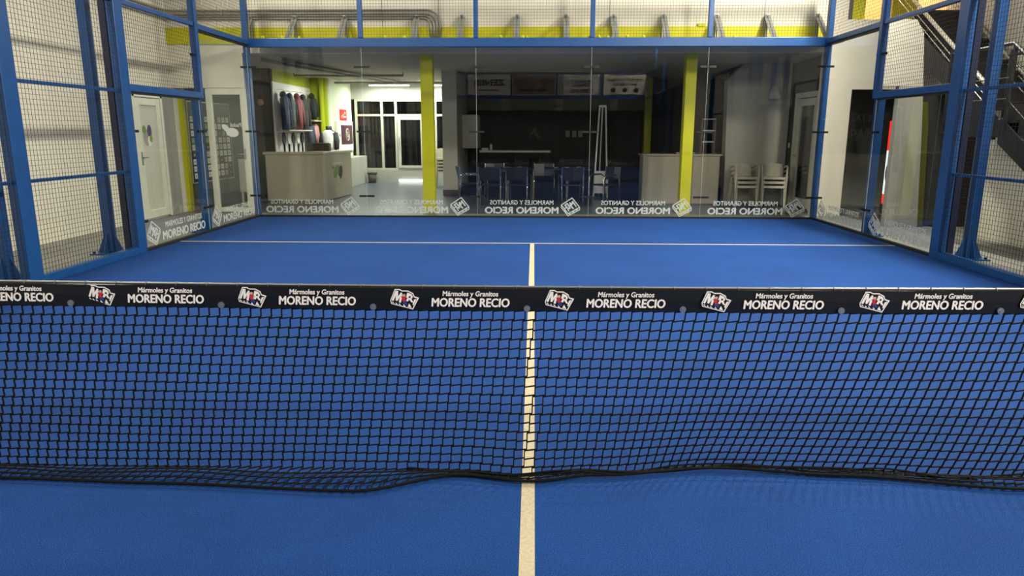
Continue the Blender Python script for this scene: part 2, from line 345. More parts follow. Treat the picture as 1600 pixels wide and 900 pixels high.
def bracing(sx, y, label, top=5.5):
    X = sx*(5.075 if y > 7 else 5.4); ins = .055 if y > 7 else .18
    t = thing('bracing_post', (X, y, -.012), label, 'post', None)
    MB().box((X-.055, y-.055, 0), (X+.055, y+.055, top)).build('upright', M['blue'], t, bevel=.006)
    g = MB().box((X-sx*ins, y-.18, -.012), (X+sx*.18, y+.18, .004))
    for s in (1, -1):
        g.prism([(X-.006, y+s*.055, .004), (X-.006, y+s*.17, .004), (X-.006, y+s*.055, .26)], (.012, 0, 0))
        if s*sx < 0 and y > 7: continue
        g.prism([(X+s*.055, y-.006, .004), (X+s*.17, y-.006, .004), (X+s*.055, y-.006, .26)], (0, .012, 0))
    g.build('base_plate', M['blue'], t)
    for s in (1, -1):
        for q in (1, -1):
            if s*sx > 0 or y < 7: MB().tube([(X+s*.14, y+q*.14, .0), (X+s*.14, y+q*.14, .03)], .016, 6).build('bolt', M['black'], t)
    return t
def flood(sx, y, label):
    X = sx*(5.3 if y < 8 else 5.02); t = thing('floodlight', (X, y, 5.36), label, 'floodlight', None)
    MB().box((X-.22, y-.2, 5.33), (X+.22, y+.2, 5.39)).build('housing', M['black'], t, bevel=.01)
    MB().box((X-.03, y-.03, 5.39), (sx*(5.46 if y < 8 else 5.05), y+.03, 5.52 if y < 8 else 5.43)).build('arm', M['blue'], t); return t
for sx, sd in ((-1, 'left'), (1, 'right')):
    for y, wd in ((8.05, 'behind the glass nearest the back corner'), (6.0, 'where the glass meets the wire mesh'), (4.15, 'nearest the net')):
        bracing(sx, y, 'blue steel bracing post outside the %s fence, %s' % (sd, wd), 2.02 if y > 7 else 5.5)
    for y, wd in ((8.05, 'far'), (4.2, 'near')):
        flood(sx, y, 'black court floodlight at the %s of two post tops along the %s fence' % (wd, sd))

# emblem: a slab carrying two block letters, as printed on tape and glass
def emblem(mb, o, xd, ud, w, h, nd, colour, flip=1):
    o, xd, ud, nd = map(Vector, (o, xd, ud, nd))
    def pt(u, v, k=0): return o + xd*((u-.5)*w) + ud*((v-.5)*h) + nd*k
    def poly(ps, k, mi, t=.0008): mb.prism([pt(u, v, k) for u, v in ps] if flip > 0 else [pt(u, v, k) for u, v in ps][::-1], nd*t, mi)
    if colour:
        poly([(.0, .44), (.17, 1), (.33, 1), (.42, .93), (.62, .93), (.80, .80), (.84, .65), (1, .58), (.78, 0), (.03, .27)], 0, 0)
        poly([(.035, .44), (.19, .95), (.32, .95), (.42, .88), (.62, .88), (.77, .76), (.82, .6), (.94, .545), (.76, .055), (.055, .31)], .0009, 1)
        poly([(.05, .45), (.20, .93), (.29, .90), (.28, .64), (.38, .84), (.45, .80), (.37, .33), (.30, .36), (.34, .62), (.25, .42), (.19, .44), (.21, .72), (.12, .42)], .0018, 0)
        poly([(.52, .44), (.60, .84), (.74, .76), (.79, .62), (.74, .52), (.80, .34), (.73, .36), (.66, .50), (.62, .40)], .0018, 0)
        poly([(.655, .66), (.71, .66), (.71, .58), (.65, .58)], .0026, 1)
        for ps in ([(.07, .34), (.15, .29), (.08, .40)], [(.19, .28), (.26, .25), (.20, .35)], [(.30, .25), (.38, .2), (.31, .32)], [(.45, .18), (.54, .13), (.47, .26)], [(.60, .14), (.74, .08), (.66, .30)], [(.83, .5), (.92, .53), (.80, .20), (.77, .26)]): poly(ps, .0018, 0)
        poly([(.38, .66), (.44, .62), (.52, .62), (.60, .58), (.57, .50), (.55, .42), (.44, .40), (.42, .50)], .0018, 2)
        poly([(.44, .40), (.55, .42), (.60, .28), (.57, .2), (.51, .28), (.44, .24)], .0018, 3)
        poly([(.44, .64), (.43, .74), (.50, .78), (.54, .72), (.52, .63)], .0018, 4); poly([(.42, .74), (.44, .82), (.52, .82), (.57, .76), (.50, .77)], .0026, 1)
    else:
        # outline of the slab, its thickness and the letters M R over M
        cnt = [0]
        def stroke(ps, r):
            for a, b in zip(ps, ps[1:]):
                cnt[0] += 1; g = nd*(.00005*cnt[0])
                A, Bp = pt(*a), pt(*b); d = (Bp-A).normalized(); n = d.cross(nd).normalized()*r
                q = [A-n-d*r*.4, Bp-n+d*r*.4, Bp+n+d*r*.4, A+n-d*r*.4]; mb.prism([p-g for p in q], nd*.001+g*2, 0)
        r = .026*w
        stroke([(.02, .48), (.42, .98), (.98, .60), (.62, .12), (.02, .48)], r)
        stroke([(.02, .48), (.02, .34), (.62, 0), (.98, .46), (.98, .60)], r)
        stroke([(.20, .52), (.40, .80), (.42, .62), (.54, .72), (.40, .44)], r*1.3)
        stroke([(.50, .42), (.68, .68), (.80, .58), (.68, .48), (.78, .42)], r*1.3)
        stroke([(.34, .40), (.52, .62), (.54, .40), (.66, .44), (.58, .26)], r*1.2)
        stroke([(.12, .36), (.22, .31)], r); stroke([(.3, .27), (.4, .2)], r); stroke([(.48, .17), (.58, .1)], r); stroke([(.72, .2), (.8, .32)], r)

def glass_panel(o, xd, nd, W, H, label, mirror, clamps, group):
    """o: lower start corner on the inside face; xd along; nd outward from the court"""
    o, xd, nd = Vector(o), Vector(xd), Vector(nd); ud = Vector((0, 0, 1))
    t = thing('glass_panel', o+xd*W/2, label, 'glass panel', group)
    a = o+xd*.004+ud*.032; mb = MB(); b = xd*(W-.008); c = ud*(H-.037); d = nd*.012
    mb.add([a, a+b, a+b+d, a+d, a+c, a+b+c, a+b+c+d, a+c+d], [(0, 3, 2, 1), (4, 5, 6, 7), (0, 1, 5, 4), (1, 2, 6, 5), (2, 3, 7, 6), (3, 0, 4, 7)])
    pane = mb.build('pane', M['glass'], t)
    # make sure outward facing normals
    import bmesh
    bm = bmesh.new(); bm.from_mesh(pane.data); bmesh.ops.recalc_face_normals(bm, faces=bm.faces); bm.to_mesh(pane.data); bm.free()
    e0 = o+xd*(W-.0035)+ud*.032
    eg = [e0+xd*p+nd*q+ud*r for r in (0, H-.037) for p, q in ((0, .001), (.003, .001), (.003, .011), (0, .011))]
    MB().add(eg, [(0, 3, 2, 1), (4, 5, 6, 7), (0, 1, 5, 4), (1, 2, 6, 5), (2, 3, 7, 6), (3, 0, 4, 7)]).build('polished_edge', M['edge'], t)
    # lettering on the outer face; mirror = seen reversed from inside the court
    tx = -xd if mirror else xd
    face = (o + nd*.0165)
    cx = W*.5 + (-.10*W if mirror else .10*W) - .0
    def add(txt, z, wd, cap, bold):
        q = MB(); q.text(txt, face+xd*cx+ud*z, tx, ud, wd, cap, .001, bold); 
        off = q.v; q.build('lettering', M['sticker'], t)
    add('MARMOLES Y GRANITOS', .275, .57*W, .078, .02); add('MORENO RECIO', .135, .66*W, .115, .05)
    q = MB(); lx = W-.17*W+.02 if mirror else .15*W
    emblem(q, face+xd*lx+ud*.2, tx, ud, .34, .33, nd, False); q.build('emblem', M['sticker'], t)
    for (s, z) in clamps:
        p = o+xd*(W if s else 0)+ud*z
        k = MB()
        for g in (-1, 1):
            for dpt in (-.012, .014):
                e = p+xd*(g*.075)+nd*dpt
                k.add([e+xd*sx*.06+ud*sz*.017+nd*sn for sx in (-1, 1) for sz in (-1, 1) for sn in (0, .01)], [(0, 1, 3, 2), (4, 6, 7, 5), (0, 4, 5, 1), (2, 3, 7, 6), (0, 2, 6, 4), (1, 5, 7, 3)])
        k.add([p+xd*sx*.03+ud*sz*.011+nd*sn for sx in (-1, 1) for sz in (-1, 1) for sn in (-.012, .024)], [(0, 1, 3, 2), (4, 6, 7, 5), (0, 4, 5, 1), (2, 3, 7, 6), (0, 2, 6, 4), (1, 5, 7, 3)])
        k.build('clamp', M['black'], t)
    return t
CL = [2.62, 1.52, .38]
backs = []
BL = ['leftmost panel of the back glass wall, in front of the clothes rack and the desk', 'back glass wall panel in front of the entrance doors and a lime column',
      'middle panel of the back glass wall, in front of the dark chairs', 'back glass wall panel partly in front of the cream bar counter',
      'rightmost panel of the back glass wall, in front of the stacked white chairs']
for k, x in enumerate((-5, -3, -1, 1, 3)):
    W = 2.0
    backs.append(glass_panel((x, 10.0, 0), (1, 0, 0), (0, 1, 0), W, 2.95, BL[k], True, [(1, z) for z in CL]+([(0, z) for z in CL] if k == 0 else []), 'back glass wall panels'))
sides = []
for sx, sd in ((-1, 'left'), (1, 'right')):
    for (y0, y1, H, wd) in ((8.0, 9.985, 2.962, 'tall clear glass panel of the %s side next to the back corner' % sd), (6.07, 7.99, 1.978, 'lower clear glass panel of the %s side, under a wire mesh panel' % sd)):
        # text always reads correctly from inside: runs along +y on the left, -y on the right
        if sx < 0: g = glass_panel((-5, y0, 0), (0, 1, 0), (-1, 0, 0), y1-y0, H, wd, False, [(0, z) for z in CL if z < H] , 'side glass panels')
        else: g = glass_panel((5, y1, 0), (0, -1, 0), (1, 0, 0), y1-y0, H, wd, False, [(1, z) for z in CL if z < H], 'side glass panels')
        sides.append(g)

# ------------------------------------------------------------------ the net
def lerp(tab, x):
    for (a, va), (b, vb) in zip(tab, tab[1:]):
        if x <= b:
            t = max(0, (x-a)/(b-a)); t = t*t*(3-2*t); return va+(vb-va)*t
    return tab[-1][1]
EDGE = [(-5, -.05), (-2.35, -.075), (-1.6, -.10), (-.75, -.144), (-.3, .02), (0, -.03), (.3, .035), (.87, .125), (1.4, .07), (2.14, -.03), (5, -.05)]
TOUCH = [(-5, .05), (-2.3, .06), (-.75, .06), (-.3, .07), (0, .03), (.3, .06), (.87, .14), (1.4, .13), (2.14, .08), (5, .05)]
nt_ = thing('padel_net', (0, 0, 0), 'black padel net with a printed sponsor band stretched across the blue court', 'net')
ztop = lambda x: .884+.0016*x*x
zbot = lambda x: .783+.0016*x*x
SX, NR, NH = .0450, 22, 18
def net_pt(x, r):
    ye, yt, zb = lerp(EDGE, x), lerp(TOUCH, x), zbot(x)
    if r <= NH:
        t = max(0, r/NH); t2 = t
        y = yt*(t**2.2)+.006*math.sin(x*3.1+t*5); z = zb+(.016-zb)*t2
    else:
        t = (r-NH)/(NR-NH); y = yt+(ye-yt)*t; z = .014+.02*math.sin(t*PI)*(.6+.4*math.sin(x*7))
    return Vector((x, y, z))
DR = [(-5, -.34), (-1.6, -.30), (-.4, -.22), (.6, -.12), (1.4, -.16), (5, -.2)]
mb = MB(); R_ = .0026
AT = [(-5, -.28), (-2.3, -.28), (.6, -.10), (5, -.08)]; BT = [(-5, .0), (-.6, .01), (.1, .05), (.8, .01), (5, .0)]; LT = [(-5, .02), (0, -.01), (1.2, -.12), (5, -.14)]
cols = [-4.97+SX*i for i in range(int(10.4/SX))]
def top_x(X, r): return X+SX*(lerp(AT, X)*r+lerp(LT, X)*r+lerp(BT, X)*(-1)**r)
def bot_x(X, r): return top_x(X, r)+SX*lerp(LT, X)
ok = lambda x: -4.97 < x < 4.97
EK = .09
for r in range(NR+1):
    e = EK if r < NH else .16
    for i, X in enumerate(cols):
        a = top_x(X, r)
        if r < NR and ok(a) and ok(bot_x(X, r)): mb.bar(net_pt(a, r+e), net_pt(bot_x(X, r), r+1-e), 2*R_, 2*R_, up=(0, 1, 0))
        # knots along this row, alternating between the strand above and the strand below
        if i+1 < len(cols):
            ab = bot_x(X, r-1) if r else a
            for p, q in (((ab, r-e if r else 0), (a, r+e)), ((a, r+e), (bot_x(cols[i+1], r-1) if r else top_x(cols[i+1], 0), r-e if r else 0))):
                if ok(p[0]) and ok(q[0]) and abs(p[0]-q[0]) > 1e-5: mb.bar(net_pt(p[0], min(NR, p[1])), net_pt(q[0], min(NR, q[1])), 2*R_, 2*R_, up=(0, 1, 0))
mb.build('netting', M['net'], nt_)
rp = [net_pt(-4.95+.03*i, NR)+Vector((0, 0, .004)) for i in range(331)]
MB().tube(rp, .0075, 6).build('bottom_rope', M['net'], nt_, smooth=True)
r2 = [Vector((x, lerp(TOUCH, x)-.012+.01*math.sin(x*9), .022+.012*math.sin(x*6.3))) for x in [-.55+.03*i for i in range(184)]]
MB().tube(r2, .006, 6).build('gathered_cord', M['net'], nt_, smooth=True)
r3 = [Vector((x, (lerp(TOUCH, x)+lerp(EDGE, x))/2+.012*math.sin(x*13), .03+.01*math.sin(x*8+1))) for x in [-.4+.02*i for i in range(120)]]
MB().tube(r3, .0045, 6).build('gathered_cord', M['net'], nt_, smooth=True)
tp = MB(); n = 200; pr = []
for i in range(n+1):
    x = -4.97+9.94*i/n; wv = .0035*math.sin(x*4.1)+.002*math.sin(x*11)
    pr.append([(x, -.012+wv, zbot(x)), (x, -.013+wv, (zbot(x)+ztop(x))/2), (x, -.0115+wv, ztop(x)-.006), (x, 0, ztop(x)), (x, .010+wv*.4, ztop(x)-.006), (x, .012+wv, zbot(x))])
tp.loft(pr); band = tp.build('tape', M['tape'], nt_)
MB().tube([(-5.0+.1*i, 0, ztop(-5+.1*i)+.001) for i in range(101)], .0045, 6).build('cable', M['cable'], nt_, smooth=True)
tapeY = lambda x: -.014+.0035*math.sin(x*4.1)+.002*math.sin(x*11)-.0025
PER = .6475
tr = math.atan2(.0016*2, 1)
proto = {}
for k in range(-8, 8):
    xc = -.2465+PER*k; zc = zbot(xc)+.038
    if abs(xc) > 4.8: continue
    slope = .0032*xc; xd = Vector((1, 0, slope)).normalized(); ud = Vector((-slope, 0, 1)).normalized()
    yy = tapeY(xc)-.0015
    def place(key, fn, name, mats, x, z):
        p = Vector((x, yy, z))
        if key not in proto:
            q = MB(); fn(q); proto[key] = q.build(name, mats, band); proto[key].location = p; return proto[key]
        c = proto[key].copy(); COL.objects.link(c); c.parent = band; c.location = p
        c.rotation_euler = (0, -math.atan(slope), 0)
    X0 = Vector((1, 0, 0)); Z0 = Vector((0, 0, 1)); O0 = Vector((0, 0, 0))
    def let(q):
        q.text('MORENO RECIO', O0, X0, Z0, .325, .036, .0008, .035, .08)
        q.text('M\u00e1rmoles y Granitos', Vector((0, 0, .0375)), X0, Z0, .232, .021, .0008, .03, .12)
    place('let', let, 'lettering', M['print'], xc, zc)
    xl = xc-.276
    if abs(xl) < 4.85: place('emb', lambda q: emblem(q, O0, X0, Z0, .122, .088, Vector((0, -1, 0)), True), 'emblem', [M['print'], M['tape'], M['red'], M['navy'], M['tan']], xl, zbot(xl)+.049)
    xs = xc+.2365
    def scr(q):
        q.tube([(0, .003, 0), (0, -.004, 0)], .0135, 14); q.tube([(0, -.003, 0), (0, -.0065, 0)], .007, 6)
    if abs(xs) < 4.9: place('scr', scr, 'screw', M['galv'], xs, zbot(xs)+.014)
# white lacing ticks over the cable
lz = []
for i in range(75):
    x = -4.9+.131*i; lz += [(x, -.0135, ztop(x)-.006), (x, -.004, ztop(x)+.007), (x+.004, .008, ztop(x)+.004), (x+.06, .013, ztop(x)-.004), (x+.125, .008, ztop(x)+.003), (x+.128, -.004, ztop(x)+.007)]
MB().tube(lz, .0014, 4).build('lacing', M['cable'], nt_)
for s in (-1, 1):
    MB().tube([(s*5.0-s*.02, 0, 0), (s*5.0-s*.02, 0, .95)], .035, 14).build('net_post', M['blue'], nt_, smooth=False)

# ------------------------------------------------------------------ above the glass: brackets, balls, conduits
bx = [393, 462, 540, 652, 722, 808, 884, 958, 1036, 1119, 1197, 1276]
for k, px in enumerate(bx):
    p = at(px, 45, 1, 10.66); x = p.x
    t = thing('support_bracket', (x, 10.67, 3.095), 'galvanised steel bracket between the white facade and the glass, %s from the left' % ORD[k], 'bracket', 'steel brackets above the glass')
    U = MB().box((x-.022, 10.625, 3.095), (x-.014, 10.67, 3.56)).box((x+.014, 10.625, 3.095), (x+.022, 10.67, 3.56)).box((x-.022, 10.662, 3.095), (x+.022, 10.67, 3.56))
    U.build('wall_channel', M['galv'], t)
    D = MB()
    for sx in (-.034, .026): D.bar((x+sx+.004, 10.64, 3.54), (x+sx+.004, 10.14, 3.09), .006, .045, up=(1, 0, 0))
    D.bar((x, 10.655, 3.525), (x, 10.15, 3.08), .06, .006, up=(1, 0, 0)); D.build('diagonal_strut', M['galv'], t)
    MB().box((x-.05, 10.08, 3.095), (x+.05, 10.2, 3.09)).build('foot_plate', M['galv'], t)
    for z in (3.5, 3.56): MB().tube([(x-.03, 10.62, z), (x+.03, 10.62, z)], .012, 6).build('bolt', M['galv'], t)
bpx = [416, 445, 470, 605, 634, 735, 783, 817, 823, 921, 935, 949, 978, 1146, 1004]
for k, px in enumerate(sorted(bpx)):
    x = at(px, 60, 1, 10.3).x; y = 10.125+.05*((k*7) % 3)
    q = MB().sphere((x, y, 3.128), .033, 14, 10)
    o = q.build('ball', M['ball'], None, smooth=True)
    tag(o, 'yellow ball lying on the ledge above the glass wall, %s from the left' % ORD[k], 'ball', 'yellow balls on the ledge')
def conduit(k, z, zr, rr, xe, label):
    pts = [(-6.71, 3.0, z+.02), (-6.71, 10.45, z), (-6.66, 10.61, z), (-6.5, 10.66, z), (-4.9, 10.66, z), (xe-rr, 10.66, z)]
    pts += [(xe-rr+rr*math.sin(a), 10.66, z-rr+rr*math.cos(a)) for a in [PI/2*i/8 for i in range(1, 9)]]
    pts += [(xe, 10.66, 3.08)]
    q = MB().tube(pts, .017, 8); o = q.build('conduit', M['pipe'], None, smooth=True); tag(o, label, 'pipe', 'conduits on the white facade'); return o
conduit(0, 3.66, 0, .24, -1.70, 'topmost grey conduit on the white facade, bending down beside the others')
conduit(1, 3.60, 0, .20, -1.755, 'grey conduit second from the top on the white facade')
conduit(2, 3.56, 0, .17, -1.81, 'grey conduit third from the top on the white facade')
conduit(3, 3.52, 0, .14, -1.865, 'lowest grey conduit on the white facade, with the tightest bend')
jb = MB().box((-1.88, 10.60, 3.095), (-1.55, 10.67, 3.15)); tag(jb.build('junction_box', M['pipe'], None, bevel=.006), 'grey junction box on the ledge under the bent conduits', 'junction box')

# ------------------------------------------------------------------ left of the court: side door, glass door, notice board
t = thing('side_door', (-6.75, 9.75, -.012), 'white side door with a round green and purple sticker in the left white wall', 'door')
q = MB()
for a, b, c, d in ((9.20, 9.27, 0, 2.16), (10.12, 10.19, 0, 2.16), (9.20, 10.19, 2.09, 2.16)): q.box((-6.749, a, c), (-6.69, b, d))
q.build('door_frame', M['pvc'], t, bevel=.006)
lf = MB()
for a, b, c, d in ((9.28, 9.42, .02, 2.08), (9.98, 10.11, .02, 2.08), (9.42, 9.98, 1.96, 2.08), (9.42, 9.98, .02, .16)): lf.box((-6.749, a, c), (-6.70, b, d))
leaf = lf.build('leaf', M['pvc'], t, bevel=.005)
B((-6.748, 9.42, .16), (-6.725, 9.98, 1.96)).build('panel', M['offwhite'], leaf)
h = MB().box((-6.70, 9.325, .95), (-6.69, 9.365, 1.17)).tube([(-6.69, 9.345, 1.08), (-6.65, 9.345, 1.08), (-6.65, 9.46, 1.08)], .009, 8).sphere((-6.69, 9.345, .98), .012, 8, 6)
h.build('handle', M['galv'], leaf)
sk = MB(); cy, cz = 9.66, 1.45
def disc(mb, x, y, z, ry, rz, mi, n=20): mb.prism([(x, y+ry*math.cos(2*PI*i/n), z+rz*math.sin(2*PI*i/n)) for i in range(n)], (.001, 0, 0), mi)
disc(sk, -6.724, cy-.06, cz-.04, .10, .14, 0); disc(sk, -6.7225, cy+.05, cz+.07, .07, .11, 1); disc(sk, -6.7225, cy-.12, cz+.1, .06, .07, 2); disc(sk, -6.7215, cy+.03, cz-.10, .06, .09, 3); disc(sk, -6.7205, cy+.08, cz-.06, .05, .06, 2)
sk.build('sticker', [M['grey'], M['purple'], M['green'], M['print']], t)

gd = thing('glass_door', (-5.75, 10.75, -.012), 'white framed glass door with a pale bird emblem beside the left corner of the court', 'door')
q = MB()
for x0, x1, z0, z1 in ((-6.13, -6.02, 0, 2.31), (-5.48, -5.375, 0, 2.31), (-6.02, -5.48, 2.19, 2.31), (-6.02, -5.48, 0, .09)): q.box((x0, 10.71, z0), (x1, 10.78, z1))
q.build('door_frame', M['pvc'], gd, bevel=.006)
pn = B((-6.02, 10.74, .09), (-5.48, 10.748, 2.19)).build('pane', M['wglass'], gd)
e = MB()
def blob(mb, pts, y, mi=0): mb.prism([(x, y, z) for x, z in pts], (0, .001, 0), mi)
def ell(cx, cz, rx, rz, a=0, n=20): return [(cx+rx*math.cos(u)*math.cos(a)-rz*math.sin(u)*math.sin(a), cz+rx*math.cos(u)*math.sin(a)+rz*math.sin(u)*math.cos(a)) for u in [2*PI*i/n for i in range(n)]]
blob(e, ell(-5.68, 1.50, .12, .085, -.15), 10.736); blob(e, ell(-5.80, 1.58, .09, .05, -.75), 10.734)
e.text('Padel', (-5.60, 10.737, 1.64), (-1, 0, 0), (0, 0, 1), .20, .075, .001, .02)
e.build('emblem', M['sticker'], gd)
MB().box((-5.47, 10.685, 1.0), (-5.44, 10.71, 1.2)).tube([(-5.455, 10.685, 1.1), (-5.455, 10.66, 1.1), (-5.56, 10.66, 1.1)], .009, 8).build('handle', M['galv'], gd)

nb = thing('notice_board', (-6.7, 12.05, .53), 'black notice board with rows of small cards, hung behind the white framed glass door', 'notice board')
B((-6.699, 11.08, .53), (-6.67, 13.0, 2.08)).build('board', M['black'], nb)
q = MB()
for a, b, c, d in ((11.06, 13.02, .51, .53), (11.06, 13.02, 2.08, 2.10), (11.06, 11.08, .53, 2.08), (13.0, 13.02, .53, 2.08)): q.box((-6.699, a, c), (-6.665, b, d))
q.build('board_frame', M['frame'], nb)
cm = [M['paper'], M['paper'], M['paper'], M['offwhite'], M['tan'], M['green'], M['hose']]
for i in range(9):
    for j in range(9):
        y0 = 11.15+j*.205; z0 = .60+i*.138
        if random.random() < .1: continue
        c = B((-6.67, y0, z0), (-6.666, y0+.14, z0+.105)).box((-6.666, y0+.03, z0+.03), (-6.665, y0+.09, z0+.07), 1)
        c.build('card', [random.choice(cm), M['grey']], nb)
tag(B((-6.26, 12.3, .25), (-5.93, 12.33, .95)).box((-6.24, 12.31, -.012), (-6.2, 12.33, .26)).box((-5.99, 12.31, -.012), (-5.95, 12.33, .26)).build('leaning_board', M['offwhite'], None, bevel=.004), 'plain white board standing on the lobby floor behind the glass door', 'board')
lp = thing('wall_lamp', (-6.25, 13.86, 2.2), 'small round wall lamp on the dark wall at the left of the lime wall', 'lamp')
MB().box((-6.31, 13.83, 2.2), (-6.19, 13.898, 2.42)).build('bracket', M['black'], lp); MB().sphere((-6.25, 13.80, 2.17), .075, 14, 8).build('lamp_shade', M['tan'], lp, smooth=True)

# ------------------------------------------------------------------ lobby: desk, clothes display, hydrant cabinet, entrance
dk = thing('reception_desk', (-5.0, 13.4, -.012), 'cream reception desk with a bird emblem on its right side, behind the leftmost glass panel', 'desk')
q = MB().prism([(-5.92, 12.96, .0), (-4.66, 13.02, .0), (-4.50, 14.9, .0), (-4.62, 14.9, .0), (-4.78, 13.14, .0), (-5.92, 13.08, .0)], (0, 0, 1.02))
q.build('front', M['counter'], dk, bevel=.006)
MB().prism([(-5.96, 12.93, 1.02), (-4.63, 12.99, 1.02), (-4.46, 14.93, 1.02), (-4.95, 14.93, 1.02), (-5.1, 13.4, 1.02), (-5.96, 13.36, 1.02)], (0, 0, .055)).build('worktop', M['counter'], dk, bevel=.006)
MB().box((-5.90, 13.3, .7), (-4.9, 13.75, .74)).build('shelf', M['counter'], dk)
def onside(y, z, k=.002):    # point on the right side face of the desk
    t_ = (y-13.02)/1.88; return Vector((-4.66+.16*t_+k, y, z))
e = MB(); sd = (onside(14.9, 0)-onside(13.02, 0)).normalized(); z_ = Vector((0, 0, 1)); nn = sd.cross(z_)
e.text('PADEL', onside(13.95, .80), sd, z_, .75, .05, .001, .03, mi=0)
def sp(pts, mi, k): e.prism([onside(y, z, k) for y, z in pts], nn*.001, mi)
sp(ell(13.85, .62, .22, .10, .6), 1, .002); sp(ell(14.1, .58, .17, .12, 1.0), 2, .004); sp(ell(13.95, .42, .14, .13, -.4), 3, .003); sp(ell(13.95, .42, .09, .09, -.4), 4, .005)
e.text('PLATA', onside(13.85, .70), sd, z_, .5, .07, .001, .03, mi=1)
e.build('emblem', [M['print'], M['green'], M['black'], M['galv'], M['counter']], dk)
ch = thing('office_chair', (-4.95, 14.2, -.012), 'brown office chair with a rounded back, behind the right end of the reception desk', 'chair')
MB().box((-5.25, 14.05, .95), (-4.76, 14.13, 1.26)).build('backrest', M['brown'], ch, bevel=.03)
MB().box((-5.25, 13.95, .45), (-4.8, 14.35, .53)).build('seat', M['brown'], ch, bevel=.03)
q = MB().tube([(-5.02, 14.15, .12), (-5.02, 14.15, .45)], .03, 8).bar((-5.02, 14.2, .5), (-5.02, 14.12, 1.0), .05, .02)
for k in range(5): q.bar((-5.02, 14.15, .12), (-5.02+.28*math.cos(k*1.257), 14.15+.28*math.sin(k*1.257), .06), .04, .03); q.sphere((-5.02+.28*math.cos(k*1.257), 14.15+.28*math.sin(k*1.257), .03), .03, 8, 6)
q.build('swivel_base', M['black'], ch)
db = thing('display_wall', (-6.04, 15.4, .5), 'white slatted display panel for clothes and rackets on the lime wall', 'display panel')
q = MB()
for k in range(13): q.box((-6.05, 14.02, .62+.155*k), (-6.025, 16.85, .62+.155*k+.145))
q.box((-6.05, 14.0, .60), (-6.035, 16.87, 2.65)); q.build('slats', M['print'], db)
for y0, y1, z in ((14.1, 15.9, 1.53), (16.1, 16.95, 1.78)):
    o = B((-6.025, y0, z), (-5.72, y1, z+.03)).build('shelf', M['frame'], db)
def garment(y, ztop_, h, wdt, m, name, label, cat='jacket', trim=None, hood=True):
    t = thing(name, (-5.85, y, ztop_-h), label, cat, 'clothes on the display wall')
    q = MB(); X = -5.87; n = 14
    def ring(z, hw, hd): return [(X+hd*math.cos(2*PI*i/n)*1.0, y+hw*math.sin(2*PI*i/n), z) for i in range(n)]
    q.loft([ring(ztop_-h, wdt*.50, .08), ring(ztop_-h*.6, wdt*.45, .085), ring(ztop_-h*.25, wdt*.47, .085), ring(ztop_-.07, wdt*.42, .07), ring(ztop_-.02, wdt*.16, .05)])
    q.build('body', m, t, smooth=True)
    for s in (-1, 1):
        MB().tube([(X, y+s*wdt*.40, ztop_-.08), (X+.03, y+s*wdt*.53, ztop_-h*.42), (X+.05, y+s*wdt*.55, ztop_-h*.88)], .06, 8, rs=[.065, .058, .045]).build('sleeve', trim or m, t, smooth=True)
    if hood: MB().sphere((X-.03, y, ztop_+.0), .1, 10, 8, sc=(.8, 1, .9)).build('hood', m, t, smooth=True)
    MB().tube([(X, y, ztop_), (X, y, ztop_+.10), (X-.05, y, ztop_+.13), (-6.02, y, ztop_+.13)], .006, 6).build('hanger_hook', M['galv'], t)
C = {k: mat('cloth_'+k, srgb(*v), .85, noise=.12, nscale=14) for k, v in dict(navy=(62, 74, 104), grey=(84, 92, 92), dgreen=(36, 46, 42), maroon=(120, 58, 62), black=(26, 26, 28), pink=(206, 142, 150), white=(226, 224, 216), slate=(58, 62, 80)).items()}
garment(14.33, 2.36, .80, .36, C['navy'], 'jacket', 'blue tracksuit jacket, leftmost on the white display panel')
garment(14.78, 2.34, .72, .32, C['grey'], 'jacket', 'grey hooded jacket hanging second from the left on the display panel', trim=C['dgreen'])
garment(15.32, 2.36, .78, .34, C['maroon'], 'jacket', 'dark red jacket hanging between the grey and the black jackets')
garment(15.80, 2.36, .80, .38, C['black'], 'jacket', 'black jacket with open collar, right of the dark red one')
garment(16.55, 2.43, .60, .26, C['black'], 'top', 'small black top hung high at the right end of the display panel', 'top')
garment(16.25, 1.72, .85, .24, C['slate'], 'skirt', 'slate blue garment hanging below the right shelf', 'garment', hood=False)
garment(16.60, 1.74, .85, .24, C['pink'], 'polo_shirt', 'pink polo shirt hanging below the right shelf', 'shirt', hood=False)
for k in range(5):
    y = 14.30+.34*k
    t = thing('padel_racket', (-5.95, y, .6), 'padel racket hung below the clothes, %s from the left' % ORD[k], 'racket', 'padel rackets on the display')
    X = -5.95; q = MB()
    q.prism([(X, y+.115*math.cos(u), 1.36+.14*math.sin(u)) for u in [2*PI*i/20 for i in range(20)]], (.035, 0, 0))
    q.build('head', [C['slate'], C['white'], C['black'], C['white'], C['dgreen']][k], t, bevel=.006)
    MB().bar((X+.017, y, 1.23), (X+.017, y, 1.0), .035, .03).build('grip', C['black'], t)
    MB().tube([(X+.02, y, 1.47), (-6.02, y, 1.49)], .005, 6).build('hook', M['galv'], t)
